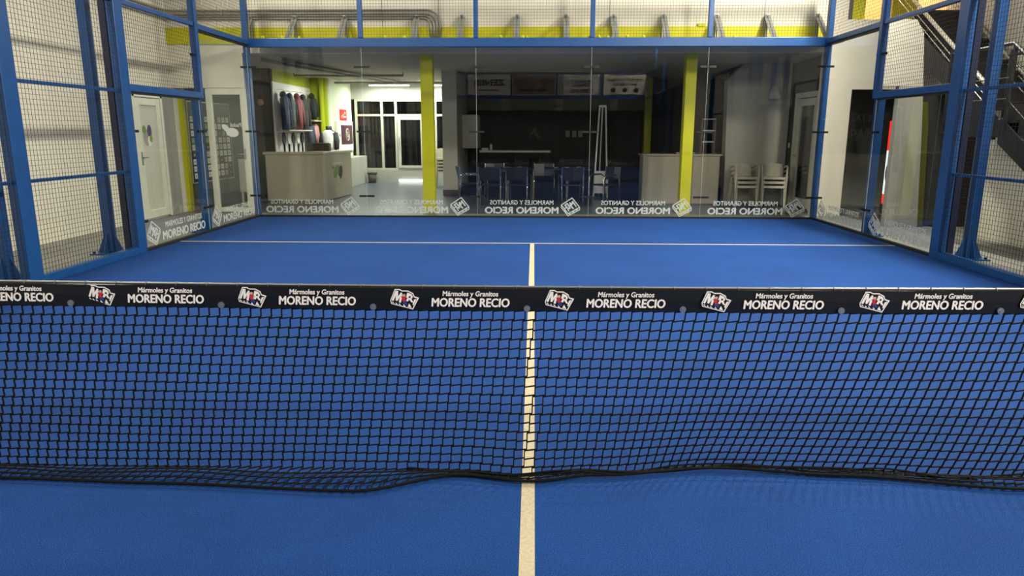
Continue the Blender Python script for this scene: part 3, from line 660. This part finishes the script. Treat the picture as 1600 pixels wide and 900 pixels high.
for (y, x, m1, m2, lb) in ((16.35, -5.45, C['white'], C['black'], 'torso form wearing a white shirt with black sleeves, right of the rackets'), (16.72, -5.50, C['black'], C['slate'], 'torso form wearing a black jacket, tucked behind the white shirted one')):
    t = thing('mannequin_torso', (x, y, .6), lb, 'mannequin', 'torso forms'); n = 16; zt = 1.62
    def ring(z, hw, hd): return [(x+hw*math.cos(2*PI*i/n), y+hd*math.sin(2*PI*i/n), z) for i in range(n)]
    MB().loft([ring(.98, .17, .11), ring(1.15, .14, .10), ring(1.38, .18, .12), ring(1.50, .17, .09), ring(1.56, .07, .06)]).build('shirt', m1, t, smooth=True)
    MB().loft([ring(1.55, .055, .055), ring(1.66, .05, .05)]).build('neck', M['black'], t, smooth=True)
    for s in (-1, 1): MB().tube([(x+s*.15, y, 1.48), (x+s*.20, y-.02, 1.28), (x+s*.2, y-.06, 1.05)], .05, 8, rs=[.06, .055, .04]).build('sleeve', m2, t, smooth=True)
    MB().tube([(x, y, -.012), (x, y, .98)], .02, 8).tube([(x, y, -.012), (x, y, .01)], .16, 16).build('stand', M['chrome'], t)
# hydrant cabinet and sign on the pale wall
t = thing('fire_hose_cabinet', (-5.55, 18.3, 1.0), 'white fire hose cabinet with a dark red glass door on the pale lobby wall', 'cabinet')
B((-5.549, 17.45, .98), (-5.47, 19.1, 1.82)).build('body', M['print'], t, bevel=.008)
B((-5.47, 17.75, 1.16), (-5.46, 19.0, 1.70)).build('door_glass', M['hose'], t)
q = MB(); q.tube([(-5.455, 18.4+.17*math.cos(a*PI/10), 1.43+.17*math.sin(a*PI/10)) for a in range(21)], .02, 6); q.tube([(-5.455, 18.4+.07*math.cos(a*PI/10), 1.43+.07*math.sin(a*PI/10)) for a in range(21)], .015, 6); q.build('hose_reel', M['frame'], t)
B((-5.47, 17.55, 1.38), (-5.455, 17.62, 1.46)).build('lock', M['galv'], t)
t = thing('fire_sign', (-5.55, 18.35, 1.86), 'small red fire hose sign above the white hydrant cabinet', 'sign')
B((-5.55, 17.95, 1.83), (-5.545, 18.75, 2.15)).build('plate', M['signred'], t)
q = MB(); 
for a, b, c, d in ((18.15, 18.2, 1.90, 1.98), (18.3, 18.35, 1.90, 2.02), (18.42, 18.65, 1.92, 1.96), (18.5, 18.58, 2.02, 2.08)): q.box((-5.545, a, c), (-5.543, b, d))
q.build('pictogram', M['print'], t)
tag(B((-5.548, 17.02, -.012), (-5.12, 19.3, .80)).build('low_cabinet', M['grey'], None, bevel=.006), 'low white cabinet along the pale wall behind the reception desk', 'cabinet')
t = thing('waste_bin', (-4.92, 19.05, -.012), 'round grey waste bin with a black rim by the entrance wall', 'bin'); n = 18
MB().loft([[(-4.92+.11*k*math.cos(2*PI*i/n), 19.05+.11*k*math.sin(2*PI*i/n), z) for i in range(n)] for k, z in ((1, -.012), (1.25, .27), (1.2, .27), (.95, 0))]).build('bucket', M['darkgrey'], t, smooth=True)
MB().tube([(-4.92+.145*math.cos(2*PI*i/n), 19.05+.145*math.sin(2*PI*i/n), .28) for i in range(n+1)], .018, 6, caps=False).build('rim', M['black'], t, smooth=True)
# entrance: windows and door
fz0, fz1 = .36, 2.48
win = MB()
xs = [-5.42, -4.63, -4.20, -3.31, -2.99, -2.19]
for x in xs: win.box((x-.035, 19.36, fz0), (x+.035, 19.44, fz1))
for a, b in ((0, 1), (1, 2), (2, 3), (4, 5)):
    for z in (fz0, 1.98, fz1-.06): win.box((xs[a]+.035, 19.36, z), (xs[b]-.035, 19.44, z+.06))
struct('window_1', win, M['frame'])
struct('window_2', MB().box((-5.4, 19.40, .42), (-2.2, 19.406, 2.42)), M['wglass'])
dr = thing('entrance_door', (-3.75, 19.4, .2), 'white framed glass entrance door under the bright light band', 'door')
q = MB()
for a, b, c, d in ((-4.15, -4.06, .42, 1.97), (-3.45, -3.36, .42, 1.97), (-4.06, -3.45, 1.87, 1.97), (-4.06, -3.45, .42, .50)): q.box((a, 19.33, c), (b, 19.36, d))
q.build('door_frame', M['frame'], dr, bevel=.004)
MB().tube([(-4.10, 19.33, 1.05), (-4.10, 19.28, 1.05), (-4.10, 19.28, 1.35), (-4.10, 19.33, 1.35)], .012, 8).build('handle', M['galv'], dr)
tag(B((-4.16, 19.30, .0), (-3.36, 19.348, .075)).build('glow_strip', M['glow'], None, bevel=.015), 'bright glowing strip on the floor at the foot of the entrance door', 'light')  # bright line at the door foot built as emissive strip, no lamp known
for i, (x, y) in enumerate(LOBBY_LIGHTS[:2]):
    t = thing('ceiling_light', (x, y+.25, 2.87), 'bright tube light on the lobby ceiling, %s of the lime column' % ('left', 'nearer to and left')[i], 'light', 'lobby ceiling lights')
    B((x-.62, y+.19, 2.88), (x+.62, y+.31, 2.93)).build('housing', M['frame'], t); MB().tube([(x-.6, y+.25, 2.86), (x+.6, y+.25, 2.86)], .018, 10).build('tube', M['tube'], t)
cv = MB()
for k in range(60):
    x = -5.7+.06*k; cv.add([(x, 20.05+.05*(k % 2), 0), (x+.06, 20.05+.05*((k+1) % 2), 0), (x+.06, 20.05+.05*((k+1) % 2), 2.9), (x, 20.05+.05*(k % 2), 2.9)], [(0, 1, 2, 3)])
struct('wall_outside', cv, M['night'])
# ceiling services in the lobby
for k, (x0, y0, x1, y1, z) in enumerate(((-5.9, 15.2, -3.2, 15.2, 2.86), (-5.3, 11.5, -4.0, 18.8, 2.88), (-4.9, 11.5, -3.6, 18.8, 2.88), (-5.8, 17.6, -2.3, 17.6, 2.85))):
    o = MB().tube([(x0, y0, z), (x1, y1, z)], .03, 8).tube([(x0, y0, z), (x0, y0, 2.94)], .012, 6).tube([(x1, y1, z), (x1, y1, 2.94)], .012, 6).build('ceiling_pipe', M['pipe'], None, smooth=True)
    tag(o, ['grey pipe across the lobby ceiling above the clothes', 'grey pipe running toward the entrance, left of two', 'grey pipe running toward the entrance, right of two', 'grey pipe across the lobby ceiling just before the bright light'][k], 'pipe')

# ------------------------------------------------------------------ chairs
def white_chair(name, loc, label, group):
    t = thing(name, loc, label, 'chair', group); x, y, z = loc
    q = MB(); n = 8          # facing -y
    q.loft([[(x+s*.21*wv, y-.22+.44*j/n, z+.44-.018*math.sin(PI*j/n)+dz) for s, dz in ((-1, 0), (1, 0), (1, -.025), (-1, -.025))] for j, wv in [(j, 1-.08*j/n) for j in range(n+1)]])
    q.box((x-.215, y-.235, z+.395), (x+.215, y-.215, z+.445)); q.build('seat', M['plastic'], t)
    q = MB(); rr = []
    for j in range(9):
        v = j/8; hw = .20-.02*v+.02*math.sin(PI*v); rr.append([(x-hw, y+.20+.10*v, z+.44+.25*v), (x, y+.235+.10*v, z+.44+.25*v+.02*v), (x+hw, y+.20+.10*v, z+.44+.25*v), (x+hw, y+.22+.10*v, z+.44+.25*v), (x, y+.258+.10*v, z+.44+.25*v+.02*v), (x-hw, y+.22+.10*v, z+.44+.25*v)])
    q.loft(rr); q.build('backrest', M['plastic'], t)
    for s in (-1, 1):
        MB().tube([(x+s*.24, y-.21, z+.02), (x+s*.235, y-.20, z+.45), (x+s*.25, y-.18, z+.64), (x+s*.245, y-.05, z+.665), (x+s*.22, y+.22, z+.62)], .019, 8).build('arm', M['plastic'], t, smooth=True)
        MB().tube([(x+s*.225, y-.21, z), (x+s*.205, y-.18, z+.42)], .022, 8).build('leg', M['plastic'], t); MB().tube([(x+s*.225, y+.26, z), (x+s*.19, y+.20, z+.44)], .022, 8).build('leg', M['plastic'], t)
    return t
wc = white_chair('stacking_chair', (4.45, 12.42, -.012), 'white plastic armchair, lowest of the stack beside the cream bar counter', 'stacked white chairs')
for sx, y, rz, n, wd, word in ((4.45, 12.42, .04, 3, 'the stack beside the cream bar counter', ('lowest', 'middle', 'topmost')), (5.05, 12.40, -.22, 3, 'the stack nearest the right corner door', ('lowest', 'middle', 'topmost')),
                         (-2.55, 17.6, .3, 5, 'the stack by the entrance windows', ('lowest', 'second from the floor', 'middle', 'second from the top', 'topmost'))):
    for k in range(n):
        if sx == 4.45 and k == 0: continue
        copy_thing(wc, (sx, y+.012*k, -.012+.09*k), rz, 'white plastic armchair, %s of %s' % (word[k], wd))
def dark_chair(loc, label):
    t = thing('cafe_chair', loc, label, 'chair', 'dark cafe chairs'); x, y, z = loc      # facing -y
    MB().box((x-.21, y-.21, z+.43), (x+.21, y+.20, z+.455)).build('seat', M['seat'], t, bevel=.012)
    q = MB(); q.loft([[(x-.22, y+.20+.06*v, z+.54+.27*v), (x, y+.235+.06*v, z+.54+.27*v), (x+.22, y+.20+.06*v, z+.54+.27*v), (x+.22, y+.215+.06*v, z+.54+.27*v), (x, y+.25+.06*v, z+.54+.27*v), (x-.22, y+.215+.06*v, z+.54+.27*v)] for v in (0, .5, 1)]); q.build('backrest', M['seat'], t)
    for s in (-1, 1):
        q = MB(); q.tube([(x+s*.22, y-.22, z), (x+s*.23, y-.21, z+.60), (x+s*.23, y-.15, z+.645), (x+s*.23, y+.12, z+.645), (x+s*.225, y+.20, z+.60), (x+s*.22, y+.25, z)], .013, 8); q.build('leg_frame', M['chrome'], t, smooth=True)
        MB().box((x+s*.23-.02, y-.14, z+.648), (x+s*.23+.02, y+.12, z+.668)).build('armrest', M['seat'], t, bevel=.006)
        MB().bar((x+s*.225, y+.22, z+.42), (x+s*.22, y+.235, z+.82), .02, .02).build('back_post', M['chrome'], t)
    return t
dc = dark_chair((-1.35, 12.5, -.012), 'dark cafe chair at the left end of the tables, seen side on')
dc.rotation_euler = (0, 0, PI/2*1.1)
for x, y, rz, lb in ((-.90, 12.25, PI, 'dark cafe chair with its back to the court, left of the middle table leg'), (-.30, 12.3, PI*.94, 'dark cafe chair with chrome legs left of the middle of the glass wall'), (.25, 13.6, 0, 'dark cafe chair behind the tables facing the court'),
                     (.80, 12.3, PI*1.03, 'dark cafe chair with chrome legs right of the middle of the glass wall'), (1.50, 12.35, -PI*.30, 'dark cafe armchair turned sideways beside the white easel'), (-.85, 13.65, .2, 'dark cafe chair behind the left table')):
    copy_thing(dc, (x, y, -.012), rz, lb)
for k, x in enumerate((-.55, .75)):
    t = thing('cafe_table', (x, 12.95, -.012), 'dark square cafe table among the chairs, %s of two' % ('left', 'right')[k], 'table', 'dark cafe tables')
    B((x-.5, 12.6, .72), (x+.5, 13.3, .75)).build('tabletop', M['seat'], t, bevel=.006)
    MB().tube([(x, 12.95, .02), (x, 12.95, .72)], .03, 10).build('leg', M['chrome'], t); MB().bar((x-.3, 12.95, .005), (x+.3, 12.95, .005), .06, .03).bar((x, 12.65, .005), (x, 13.25, .005), .06, .03).build('base', M['black'], t)
    for j in range(3):
        o = B((x-.3+.25*j, 12.8+.1*j, .75), (x-.2+.25*j, 12.87+.1*j, .775)).build('napkin_holder', M['chrome'], None, bevel=.004); tag(o, 'small metal napkin holder on the %s dark table, %s from the left' % (('left', 'right')[k], ORD[j]), 'napkin holder', 'napkin holders on the dark tables')
t = thing('bar_shelf', (-.47, 16.0, 1.0), 'long narrow white bar shelf before the dark back wall', 'shelf')
B((-1.39, 15.8, 1.0), (.44, 16.2, 1.05)).build('top', M['print'], t, bevel=.006)
for x in (-1.2, -.47, .25): MB().tube([(x, 16.0, -.012), (x, 16.0, 1.0)], .025, 8).build('leg', M['black'], t)
tag(B((-1.34, 15.92, 1.05), (-1.17, 16.06, 1.11)).build('box', M['print'], None, bevel=.01), 'low white box at the left end of the long bar shelf', 'box')
tag(MB().tube([(-1.1, 16, 1.05), (-1.1, 16, 1.17), (-1.1, 16, 1.19), (-1.1, 16, 1.22)], .03, 12, rs=[.035, .035, .02, .018]).build('bottle', M['print'], None, smooth=True), 'white bottle beside the low box on the long bar shelf', 'bottle')
t = thing('wall_cabinet', (-1.75, 16.8, 1.1), 'white cabinet hung on the dark side of the partition wall', 'cabinet')
B((-1.838, 16.0, 1.1), (-1.45, 16.9, 1.95)).build('body', M['offwhite'], t, bevel=.006); MB().box((-1.45, 16.02, 1.12), (-1.44, 16.88, 1.93)).build('door', M['offwhite'], t)
for k, x in enumerate((.95, 1.13, 1.3)):
    tag(B((x-.06, 17.46, 1.38), (x+.06, 17.499, 1.56)).box((x-.035, 17.45, 1.42), (x+.035, 17.461, 1.52)).build('wall_socket', M['grey'], None, bevel=.004), 'grey wall socket on the dark back wall, %s of three' % ('left', 'middle', 'right')[k], 'socket', 'wall sockets')
t = thing('easel', (1.6, 14.3, -.012), 'tall white folding easel with a white board at its foot', 'easel')
for x0, x1 in ((1.43, 1.54), (1.76, 1.68)): MB().bar((x0, 14.2, -.012), (x1, 14.32, 2.12), .035, .03).build('leg', M['print'], t)
MB().bar((1.6, 14.75, -.012), (1.61, 14.36, 2.1), .03, .03).build('back_leg', M['print'], t); MB().box((1.53, 14.29, 2.08), (1.69, 14.37, 2.13)).build('hinge', M['print'], t)
MB().prism([(1.45, 14.18, .10), (1.77, 14.18, .10), (1.77, 14.21, .62), (1.45, 14.21, .62)], (0, -.02, 0)).build('board', M['print'], t)

# bar counter on the right
t = thing('bar_counter', (3.2, 13.0, -.012), 'cream bar counter behind the right lime column', 'counter')
q = MB()
for x0, x1 in ((2.36, 3.42), (3.43, 3.98)): q.box((x0, 12.75, 0), (x1, 12.77, 1.02))
q.build('front_panel', M['counter'], t, bevel=.004)
B((2.36, 12.77, -.012), (4.0, 13.25, 1.02)).build('body', M['counter'], t); B((2.33, 12.72, 1.02), (4.03, 13.3, 1.06)).build('worktop', M['counter'], t, bevel=.006)
tag(B((3.1, 12.95, 1.06), (3.5, 13.1, 1.09)).build('tray', M['galv'], None, bevel=.008), 'flat metal tray on the cream bar counter', 'tray')
t = thing('bottle_rack', (3.85, 13.2, 1.06), 'brown open rack with shelves standing on the right end of the bar counter', 'rack')
q = MB()
for x in (3.66, 3.94): q.box((x-.012, 13.08, 1.06), (x+.012, 13.25, 1.82))
q.build('frame', M['skirting'], t)
for z in (1.30, 1.54, 1.78): B((3.66, 13.08, z), (3.94, 13.25, z+.025)).build('shelf', M['offwhite'], t)
struct('column_4', B((2.98, 16.9, -.012), (3.16, 17.1, 2.93)), M['lime'])
t = thing('wall_sconce', (5.06, 12.85, 2.2), 'white cone wall lamp above the right stack of white chairs', 'lamp'); n = 16
MB().loft([[(5.06+r*math.cos(2*PI*i/n), 12.76+r*.7*math.sin(2*PI*i/n), z) for i in range(n)] for r, z in ((.13, 2.20), (.07, 2.46))]).build('lamp_shade', M['print'], t, smooth=True)
B((5.02, 12.76, 2.3), (5.10, 12.899, 2.42)).build('mount', M['print'], t)
t = thing('corner_door', (5.45, 12.0, -.012), 'white framed glazed door at the right end of the back glass wall', 'door')
q = MB()
for a, b, c, d in ((11.36, 11.44, 0, 2.3), (12.50, 12.59, 0, 2.3), (11.44, 12.5, 2.2, 2.3)): q.box((5.43, a, c), (5.52, b, d))
q.build('door_frame', M['pvc'], t, bevel=.006)
lf = MB()
for a, b, c, d in ((11.46, 11.60, .02, 2.18), (12.34, 12.48, .02, 2.18), (11.6, 12.34, 2.04, 2.18), (11.6, 12.34, .02, .2)): lf.box((5.46, a, c), (5.51, b, d))
l_ = lf.build('leaf', M['pvc'], t, bevel=.005); B((5.48, 11.6, .2), (5.488, 12.34, 2.04)).build('pane', M['wglass'], l_)
MB().tube([(5.46, 12.41, 1.05), (5.41, 12.41, 1.05), (5.41, 12.28, 1.05)], .01, 8).build('handle', M['galv'], l_)
tag(B((5.435, 12.75, 1.2), (5.449, 12.83, 1.3)).build('light_switch', M['print'], None), 'white light switch on the dark wall beside the corner door', 'switch')

# ------------------------------------------------------------------ right of the court: window wall, vending machine, pier, staircase
struct('window_7', MB().box((5.77, 10.76, -.012), (7.34, 10.772, 2.28)), glass_mat('dim_window_glass', (.85, .87, .85), 1.04))
q = MB(); q.text('EAT SLEEP', (6.18, 10.757, 1.78), (1, 0, 0), (0, 0, 1), .66, .13, .002, .02); q.text('PADEL', (6.18, 10.757, 1.48), (1, 0, 0), (0, 0, 1), .66, .21, .002, .02)
tag(q.build('window_lettering', M['jacket'], None), 'black lettering reading eat sleep padel on the dark window right of the court', 'lettering')
t = thing('vending_machine', (6.9, 10.27, -.012), 'narrow lit vending machine side in red and white behind the pale pier', 'vending machine')
B((6.42, 9.98, -.012), (7.1, 10.55, 1.85)).build('body', M['black'], t, bevel=.01)
zz = [(.25, .42, 'vred'), (.42, 1.2, 'vwhite'), (1.2, 1.72, 'vred')]
for z0, z1, m in zz:
    q = MB(); q.loft([[(6.42-.04*math.sin(PI*v), 10.0+.5*v, z) for v in [k/8 for k in range(9)]]+[(6.425, 10.5, z), (6.425, 10.0, z)] for z in (z0, z1)]); q.build('lit_panel', M[m], t)
q = MB(); q.prism([(6.37, 10.28+.09*math.cos(u), .8+.17*math.sin(u)) for u in [2*PI*i/16 for i in range(16)]], (.03, 0, 0)); q.build('emblem', M['hose'], t)
PE = [(6.36, -.012), (6.25, 1.6), (6.155, 2.57), (6.11, 3.03)]
struct('column_5', MB().prism([(6.19, 9.06, 2.24), (6.155, 9.06, 2.57), (6.11, 9.06, 3.03), (5.98, 9.06, 3.24), (5.55, 9.06, 3.26), (5.55, 9.06, 2.24)], (0, .12, 0)), M['offwhite'])
struct('column_5_shaded', MB().prism([(5.82, 9.06, -.012), (6.36, 9.06, -.012), (6.25, 9.06, 1.6), (6.19, 9.06, 2.24), (5.82, 9.06, 2.24)], (0, .12, 0)), M['grey'])  # lower part of the pier, its weaker light painted in as grey
struct('trim_5', MB().prism([(6.36, 9.08, -.012), (6.46, 9.08, -.012), (6.36, 9.08, 1.6), (6.31, 9.08, 2.0), (6.21, 9.08, 2.0), (6.25, 9.08, 1.6)], (0, .06, 0)), M['limeshade'])
struct('dark_under_stairs', B((6.3, 9.15, -.012), (7.28, 9.2, 2.2)), M['dark'])  # dark sheet added for the shade under the upper flight
st = thing('staircase', (6.3, 6.9, -.012), 'black steel staircase with landing and bright handrails beside the right wall', 'staircase')
XA, XB = 5.78, 6.60
def stair_z(Y): return 1.67-(6.3-Y)*.65 if Y < 6.3 else (1.67 if Y < 7.5 else 1.67+(Y-7.5)*.65)
def flight(y0, y1, xa, xb, nst):
    for k in range(nst):
        y = y0+(y1-y0)*k/nst; z = stair_z(y0+.001)+(stair_z(y1)-stair_z(y0+.001))*(k+1)/nst
        MB().box((xa+.02, y, z-.035), (xb-.02, y+(y1-y0)/nst+.02, z)).box((xa+.02, y+(y1-y0)/nst-.01, z-.035), (xb-.02, y+(y1-y0)/nst, z+.19)).build('tread', M['steelblk'], st)
    for x in (xa, xb-.02):
        a, b = stair_z(y0+.001), stair_z(y1)
        MB().prism([(x, y0-.1, max(-.012, a-.25)), (x, y0+.1, a-.25 if a > .3 else -.012), (x, y1+.05, b-.28), (x, y1+.05, b+.03), (x, y0-.1, a+.06)], (.02, 0, 0)).build('stringer', M['steelblk'], st)
flight(3.73, 6.3, XA, XB, 9); flight(7.5, 10.08, 6.38, 7.28, 9)
MB().box((XA, 6.33, 1.46), (7.28, 7.52, 1.67)).build('landing', M['steelblk'], st)
B((6.36, 10.1, 3.1), (7.28, 10.69, 3.35)).build('upper_landing', M['steelblk'], st)
for x in (XA, XB-.02):
    MB().tube([(x+.01, 3.7, .92), (x+.01, 6.3, 2.57), (x+.01, 7.65, 2.57)], .024, 8).build('handrail', M['steelblk'], st)
    for y in (3.75, 5.0, 6.26, 7.6): MB().bar((x+.01, y, stair_z(y)-.1), (x+.01, y, stair_z(y)+.9), .04, .04).build('rail_post', M['steelblk'], st)
    for dz in (.25, .5, .72): MB().tube([(x+.01, 3.75, .02+dz), (x+.01, 6.3, 1.67+dz), (x+.01, 7.65, 1.67+dz)], .008, 6).build('rail_bar', M['steelblk'], st)
for x, dz0 in ((6.37, .37), (7.2, .22)):
    MB().tube([(x, 7.5, 1.67+dz0), (x, 10.6, 1.67+dz0+3.1*.65)], .03, 8).build('handrail', M['rail'], st)
    for dz in (.12, .22): MB().tube([(x, 7.5, 1.67+dz), (x, 10.6, 1.67+dz+3.1*.65)], .007, 6).build('rail_bar', M['rail'], st)
# ------------------------------------------------------------------ the near half behind the camera, seen in the glass
def near(o, lb, gr=None): copy_thing(o, (-o.location.x, -o.location.y, o.location.z), PI, lb, gr)
near(bf, 'blue steel frame with wire mesh and banners at the camera end of the court')
near(sfL, 'blue framed wire mesh fence on the right of the camera half'); near(sfR, 'blue framed wire mesh fence on the left of the camera half')
for k, g in enumerate(backs): near(g, 'glass wall panel at the camera end of the court, seen only in reflection', 'near glass wall panels')
for x0, m, lines, lb in ((-3, 'banner', [('ZENER', .62, 1.35, .25), ('comunicaciones', .25, .9, .08)], 'white banner with large dark lettering on the end fence'), (-1, 'banner2', [('PADEL INDOOR', .25, 1.3, .10)], 'brown patterned banner on the end fence'),
                         (1.25, 'banner', [('GRANITOS Y', .66, .9, .12), ('MARMOLES', .48, .9, .12), ('MORENO RECIO', .2, 1.0, .16)], 'pale banner hung slackly on the end fence'),
                         (3, 'banner', [('CASTILLO GONZALEZ', .75, 1.5, .12), ('SANCHEZ S.L.', .53, 1.1, .12)], 'white banner with three round logos on the end fence')):
    w_ = 1.85 if x0 != 1.25 else 1.55
    t = thing('banner', (x0+1, -9.93, 3.12), lb, 'banner'); q = MB(); rr = []
    for i in range(25):
        u = i/24; y = -9.93+.02*math.sin(u*9+x0); rr.append([(x0+.07+w_*u, y, 3.13+.03*math.sin(u*PI)), (x0+.07+w_*u, y, 4.0-.04*math.sin(u*PI)), (x0+.07+w_*u, y-.004, 4.0-.04*math.sin(u*PI)), (x0+.07+w_*u, y-.004, 3.13+.03*math.sin(u*PI))])
    q.loft(rr); q.build('sheet', M[m], t)
    q = MB()
    for tx, v, wd, cp in lines: q.text(tx, (x0+.07+w_/2, -9.905, 3.13+v*.85), (-1, 0, 0), (0, 0, 1), wd, cp, .002, .02)
    if x0 == 3:
        for d in (-.5, 0, .5): q.prism([(x0+1+d+.1*math.cos(2*PI*i/16), -9.905, 3.33+.1*math.sin(2*PI*i/16)) for i in range(16)], (0, .002, 0))
    q.build('lettering', M['jeans'], t)

# the photographer, standing behind the camera and mirrored in the glass
pr = thing('person', (0.01, -3.3, 0), 'person in dark jacket, cap and trousers standing on the court with both hands raised', 'person')
def skin_body(name, pts, edges, rad, m, parent, sub=2):
    me = bpy.data.meshes.new(name); base = parent_loc(parent)
    me.from_pydata([Vector(p)-base for p in pts], edges, []); o = bpy.data.objects.new(name, me); COL.objects.link(o); o.parent = parent
    sk_ = o.modifiers.new('skin', 'SKIN'); sk_.use_smooth_shade = True; sv = me.skin_vertices[0].data if me.skin_vertices else None
    if sv is None:
        import bmesh
        bm = bmesh.new(); bm.from_mesh(me); bm.verts.layers.skin.verify(); bm.to_mesh(me); bm.free(); sv = me.skin_vertices[0].data
    for i, r in enumerate(rad): sv[i].radius = (r if isinstance(r, tuple) else (r, r)); sv[i].use_root = (i == 0)
    s = o.modifiers.new('sub', 'SUBSURF'); s.levels = sub; s.render_levels = sub; me.materials.append(m)
    return o
px, py = .01, -3.34
pts = [(px, py, .92), (px, py, 1.08), (px, py, 1.25), (px, py-.01, 1.38), (px, py, 1.45), (px, py+.015, 1.52), (px, py+.03, 1.60), (px, py+.03, 1.68)]
ed = [(i, i+1) for i in range(7)]; rad = [(.15, .11), (.145, .105), (.165, .115), (.15, .10), (.058, .058), (.056, .06), (.074, .088), (.058, .072)]
for s in (-1, 1):
    b = len(pts); pts += [(px+s*.10, py, .86), (px+s*.11, py+.01, .50), (px+s*.12, py-.02, .10), (px+s*.125, py+.0, .05), (px+s*.14, py+.16, .035)]
    ed += [(0, b), (b, b+1), (b+1, b+2), (b+2, b+3), (b+3, b+4)]; rad += [.09, .058, .042, .045, (.042, .032)]
    b = len(pts); pts += [(px+s*.19, py-.005, 1.385), (px+s*.25, py-.02, 1.16), (px+s*.16, py+.20, 1.30), (px+s*.105, py+.27, 1.39)]
    ed += [(3, b), (b, b+1), (b+1, b+2), (b+2, b+3)]; rad += [.054, .046, .036, .028]
bd = skin_body('body', pts, ed, rad, M['skin'], pr)
# clothes follow the body
def ering(cx, cy, z, rx, ry, n=20): return [(cx+rx*math.cos(2*PI*i/n), cy+ry*math.sin(2*PI*i/n), z) for i in range(n)]
jk = MB().loft([ering(px, py, z, rx, ry) for z, rx, ry in ((.80, .185, .135), (.84, .19, .14), (1.0, .175, .13), (1.12, .18, .13), (1.28, .20, .14), (1.36, .205, .135), (1.42, .16, .11), (1.46, .085, .08), (1.49, .075, .075))])
for k in (0, 1):
    b0 = 8+9*k+5; A, E_, W_ = Vector(pts[b0]), Vector(pts[b0+1]), Vector(pts[b0+2])
    Q = [A+Vector((-.10*(1 if A.x > px else -1), 0, .0)), A+Vector((-.03*(1 if A.x > px else -1), 0, .0)), A.lerp(E_, .5), E_+(A-E_)*.12, E_, E_.lerp(W_, .15), E_.lerp(W_, .55), E_.lerp(W_, .97)]
    jk.tube(Q, .07, 14, rs=[.085, .092, .078, .066, .064, .062, .054, .045])
def fuse(o):
    r = o.modifiers.new('remesh', 'REMESH'); r.mode = 'VOXEL'; r.voxel_size = .013; r.use_smooth_shade = True
    q = o.modifiers.new('smooth', 'SMOOTH'); q.iterations = 6; q.factor = .5
fuse(jk.build('jacket', M['jacket'], pr, smooth=True))
tr_ = MB().loft([ering(px, py, z, rx, ry) for z, rx, ry in ((.76, .165, .12), (.82, .175, .128), (.95, .165, .122), (1.0, .16, .118))])
for k in (0, 1):
    b0 = 8+9*k; A, K_, F_ = [Vector(p) for p in pts[b0:b0+3]]
    tr_.tube([A+Vector((0, 0, .05)), A, A.lerp(K_, .5), K_, K_.lerp(F_, .5), F_, F_-Vector((0, 0, .05))], .1, 14, rs=[.098, .105, .09, .072, .068, .066, .068])
fuse(tr_.build('trousers', M['jeans'], pr, smooth=True))
for s in (-1, 1): MB().loft([[(px+s*.13+rx*math.cos(2*PI*i/14), py+.06+cy_+ry*math.sin(2*PI*i/14), z) for i in range(14)] for rx, ry, cy_, z in ((.052, .14, .03, 0), (.055, .145, .03, .035), (.05, .12, .01, .075), (.045, .06, -.06, .12))]).build('shoe', M['black'], pr, smooth=True)
MB().sphere((px, py+.02, 1.67), .098, 20, 12, sc=(.94, 1.1, .70)).loft([[(px-.078, py+.07, 1.662), (px, py+.095, 1.668), (px+.078, py+.07, 1.662), (px+.078, py+.07, 1.668), (px, py+.095, 1.676), (px-.078, py+.07, 1.668)], [(px-.06, py+.17, 1.648), (px, py+.195, 1.652), (px+.06, py+.17, 1.648), (px+.06, py+.17, 1.653), (px, py+.195, 1.658), (px-.06, py+.17, 1.653)]]).build('cap', M['jacket'], pr, smooth=True)
MB().sphere((px, py-.005, 1.63), .09, 16, 10, sc=(.98, .9, .8)).build('hair', M['hair'], pr, smooth=True)
fc = MB()
for k in (-1, 1): fc.sphere((px+k*.03, py+.108, 1.612), .0105, 10, 8, 0); fc.sphere((px+k*.03, py+.1165, 1.612), .0045, 8, 6, 1); fc.box((px+k*.03-.016, py+.112, 1.628), (px+k*.03+.016, py+.119, 1.634), 1)
fc.build('eyes', [M['print'], M['hair']], pr, smooth=True)
MB().loft([[(px-.012, py+.115, 1.60), (px+.012, py+.115, 1.60), (px, py+.125, 1.605)], [(px-.018, py+.115, 1.575), (px+.018, py+.115, 1.575), (px, py+.145, 1.578)]]).build('nose', M['skin'], pr, smooth=True)
MB().sphere((px, py+.106, 1.550), .01, 12, 8, sc=(2.4, .8, .55)).build('mouth', M['hose'], pr, smooth=True)
for s in (-1, 1): MB().sphere((px+s*.088, py+.02, 1.60), .03, 8, 6, sc=(.35, .7, 1)).build('ear', M['skin'], pr, smooth=True)
for s in (-1, 1):
    h0 = Vector((px+s*.105, py+.27, 1.39)); tip = Vector((px+s*.085, py+.34, 1.50))
    MB().tube([h0, h0.lerp(tip, .35), h0.lerp(tip, .6)], .03, 10, rs=[.026, .04, .036]).build('palm', M['skin'], pr, smooth=True)
    for k in range(4):
        f0 = h0.lerp(tip, .5)+Vector((0, .012*(k-1.5), .018*(1.5-k))); L = (.05, .062, .058, .045)[k]
        MB().tube([f0, f0+Vector((s*.012, .02, L*.6)), f0+Vector((-s*.012, .035, L*.95))], .009, 8, rs=[.0095, .009, .007]).build('finger', M['skin'], pr, smooth=True)
    f0 = h0.lerp(tip, .3); MB().tube([f0, f0+Vector((-s*.035, .005, .02)), f0+Vector((-s*.055, .02, .045))], .01, 8, rs=[.012, .0105, .008]).build('thumb', M['skin'], pr, smooth=True)
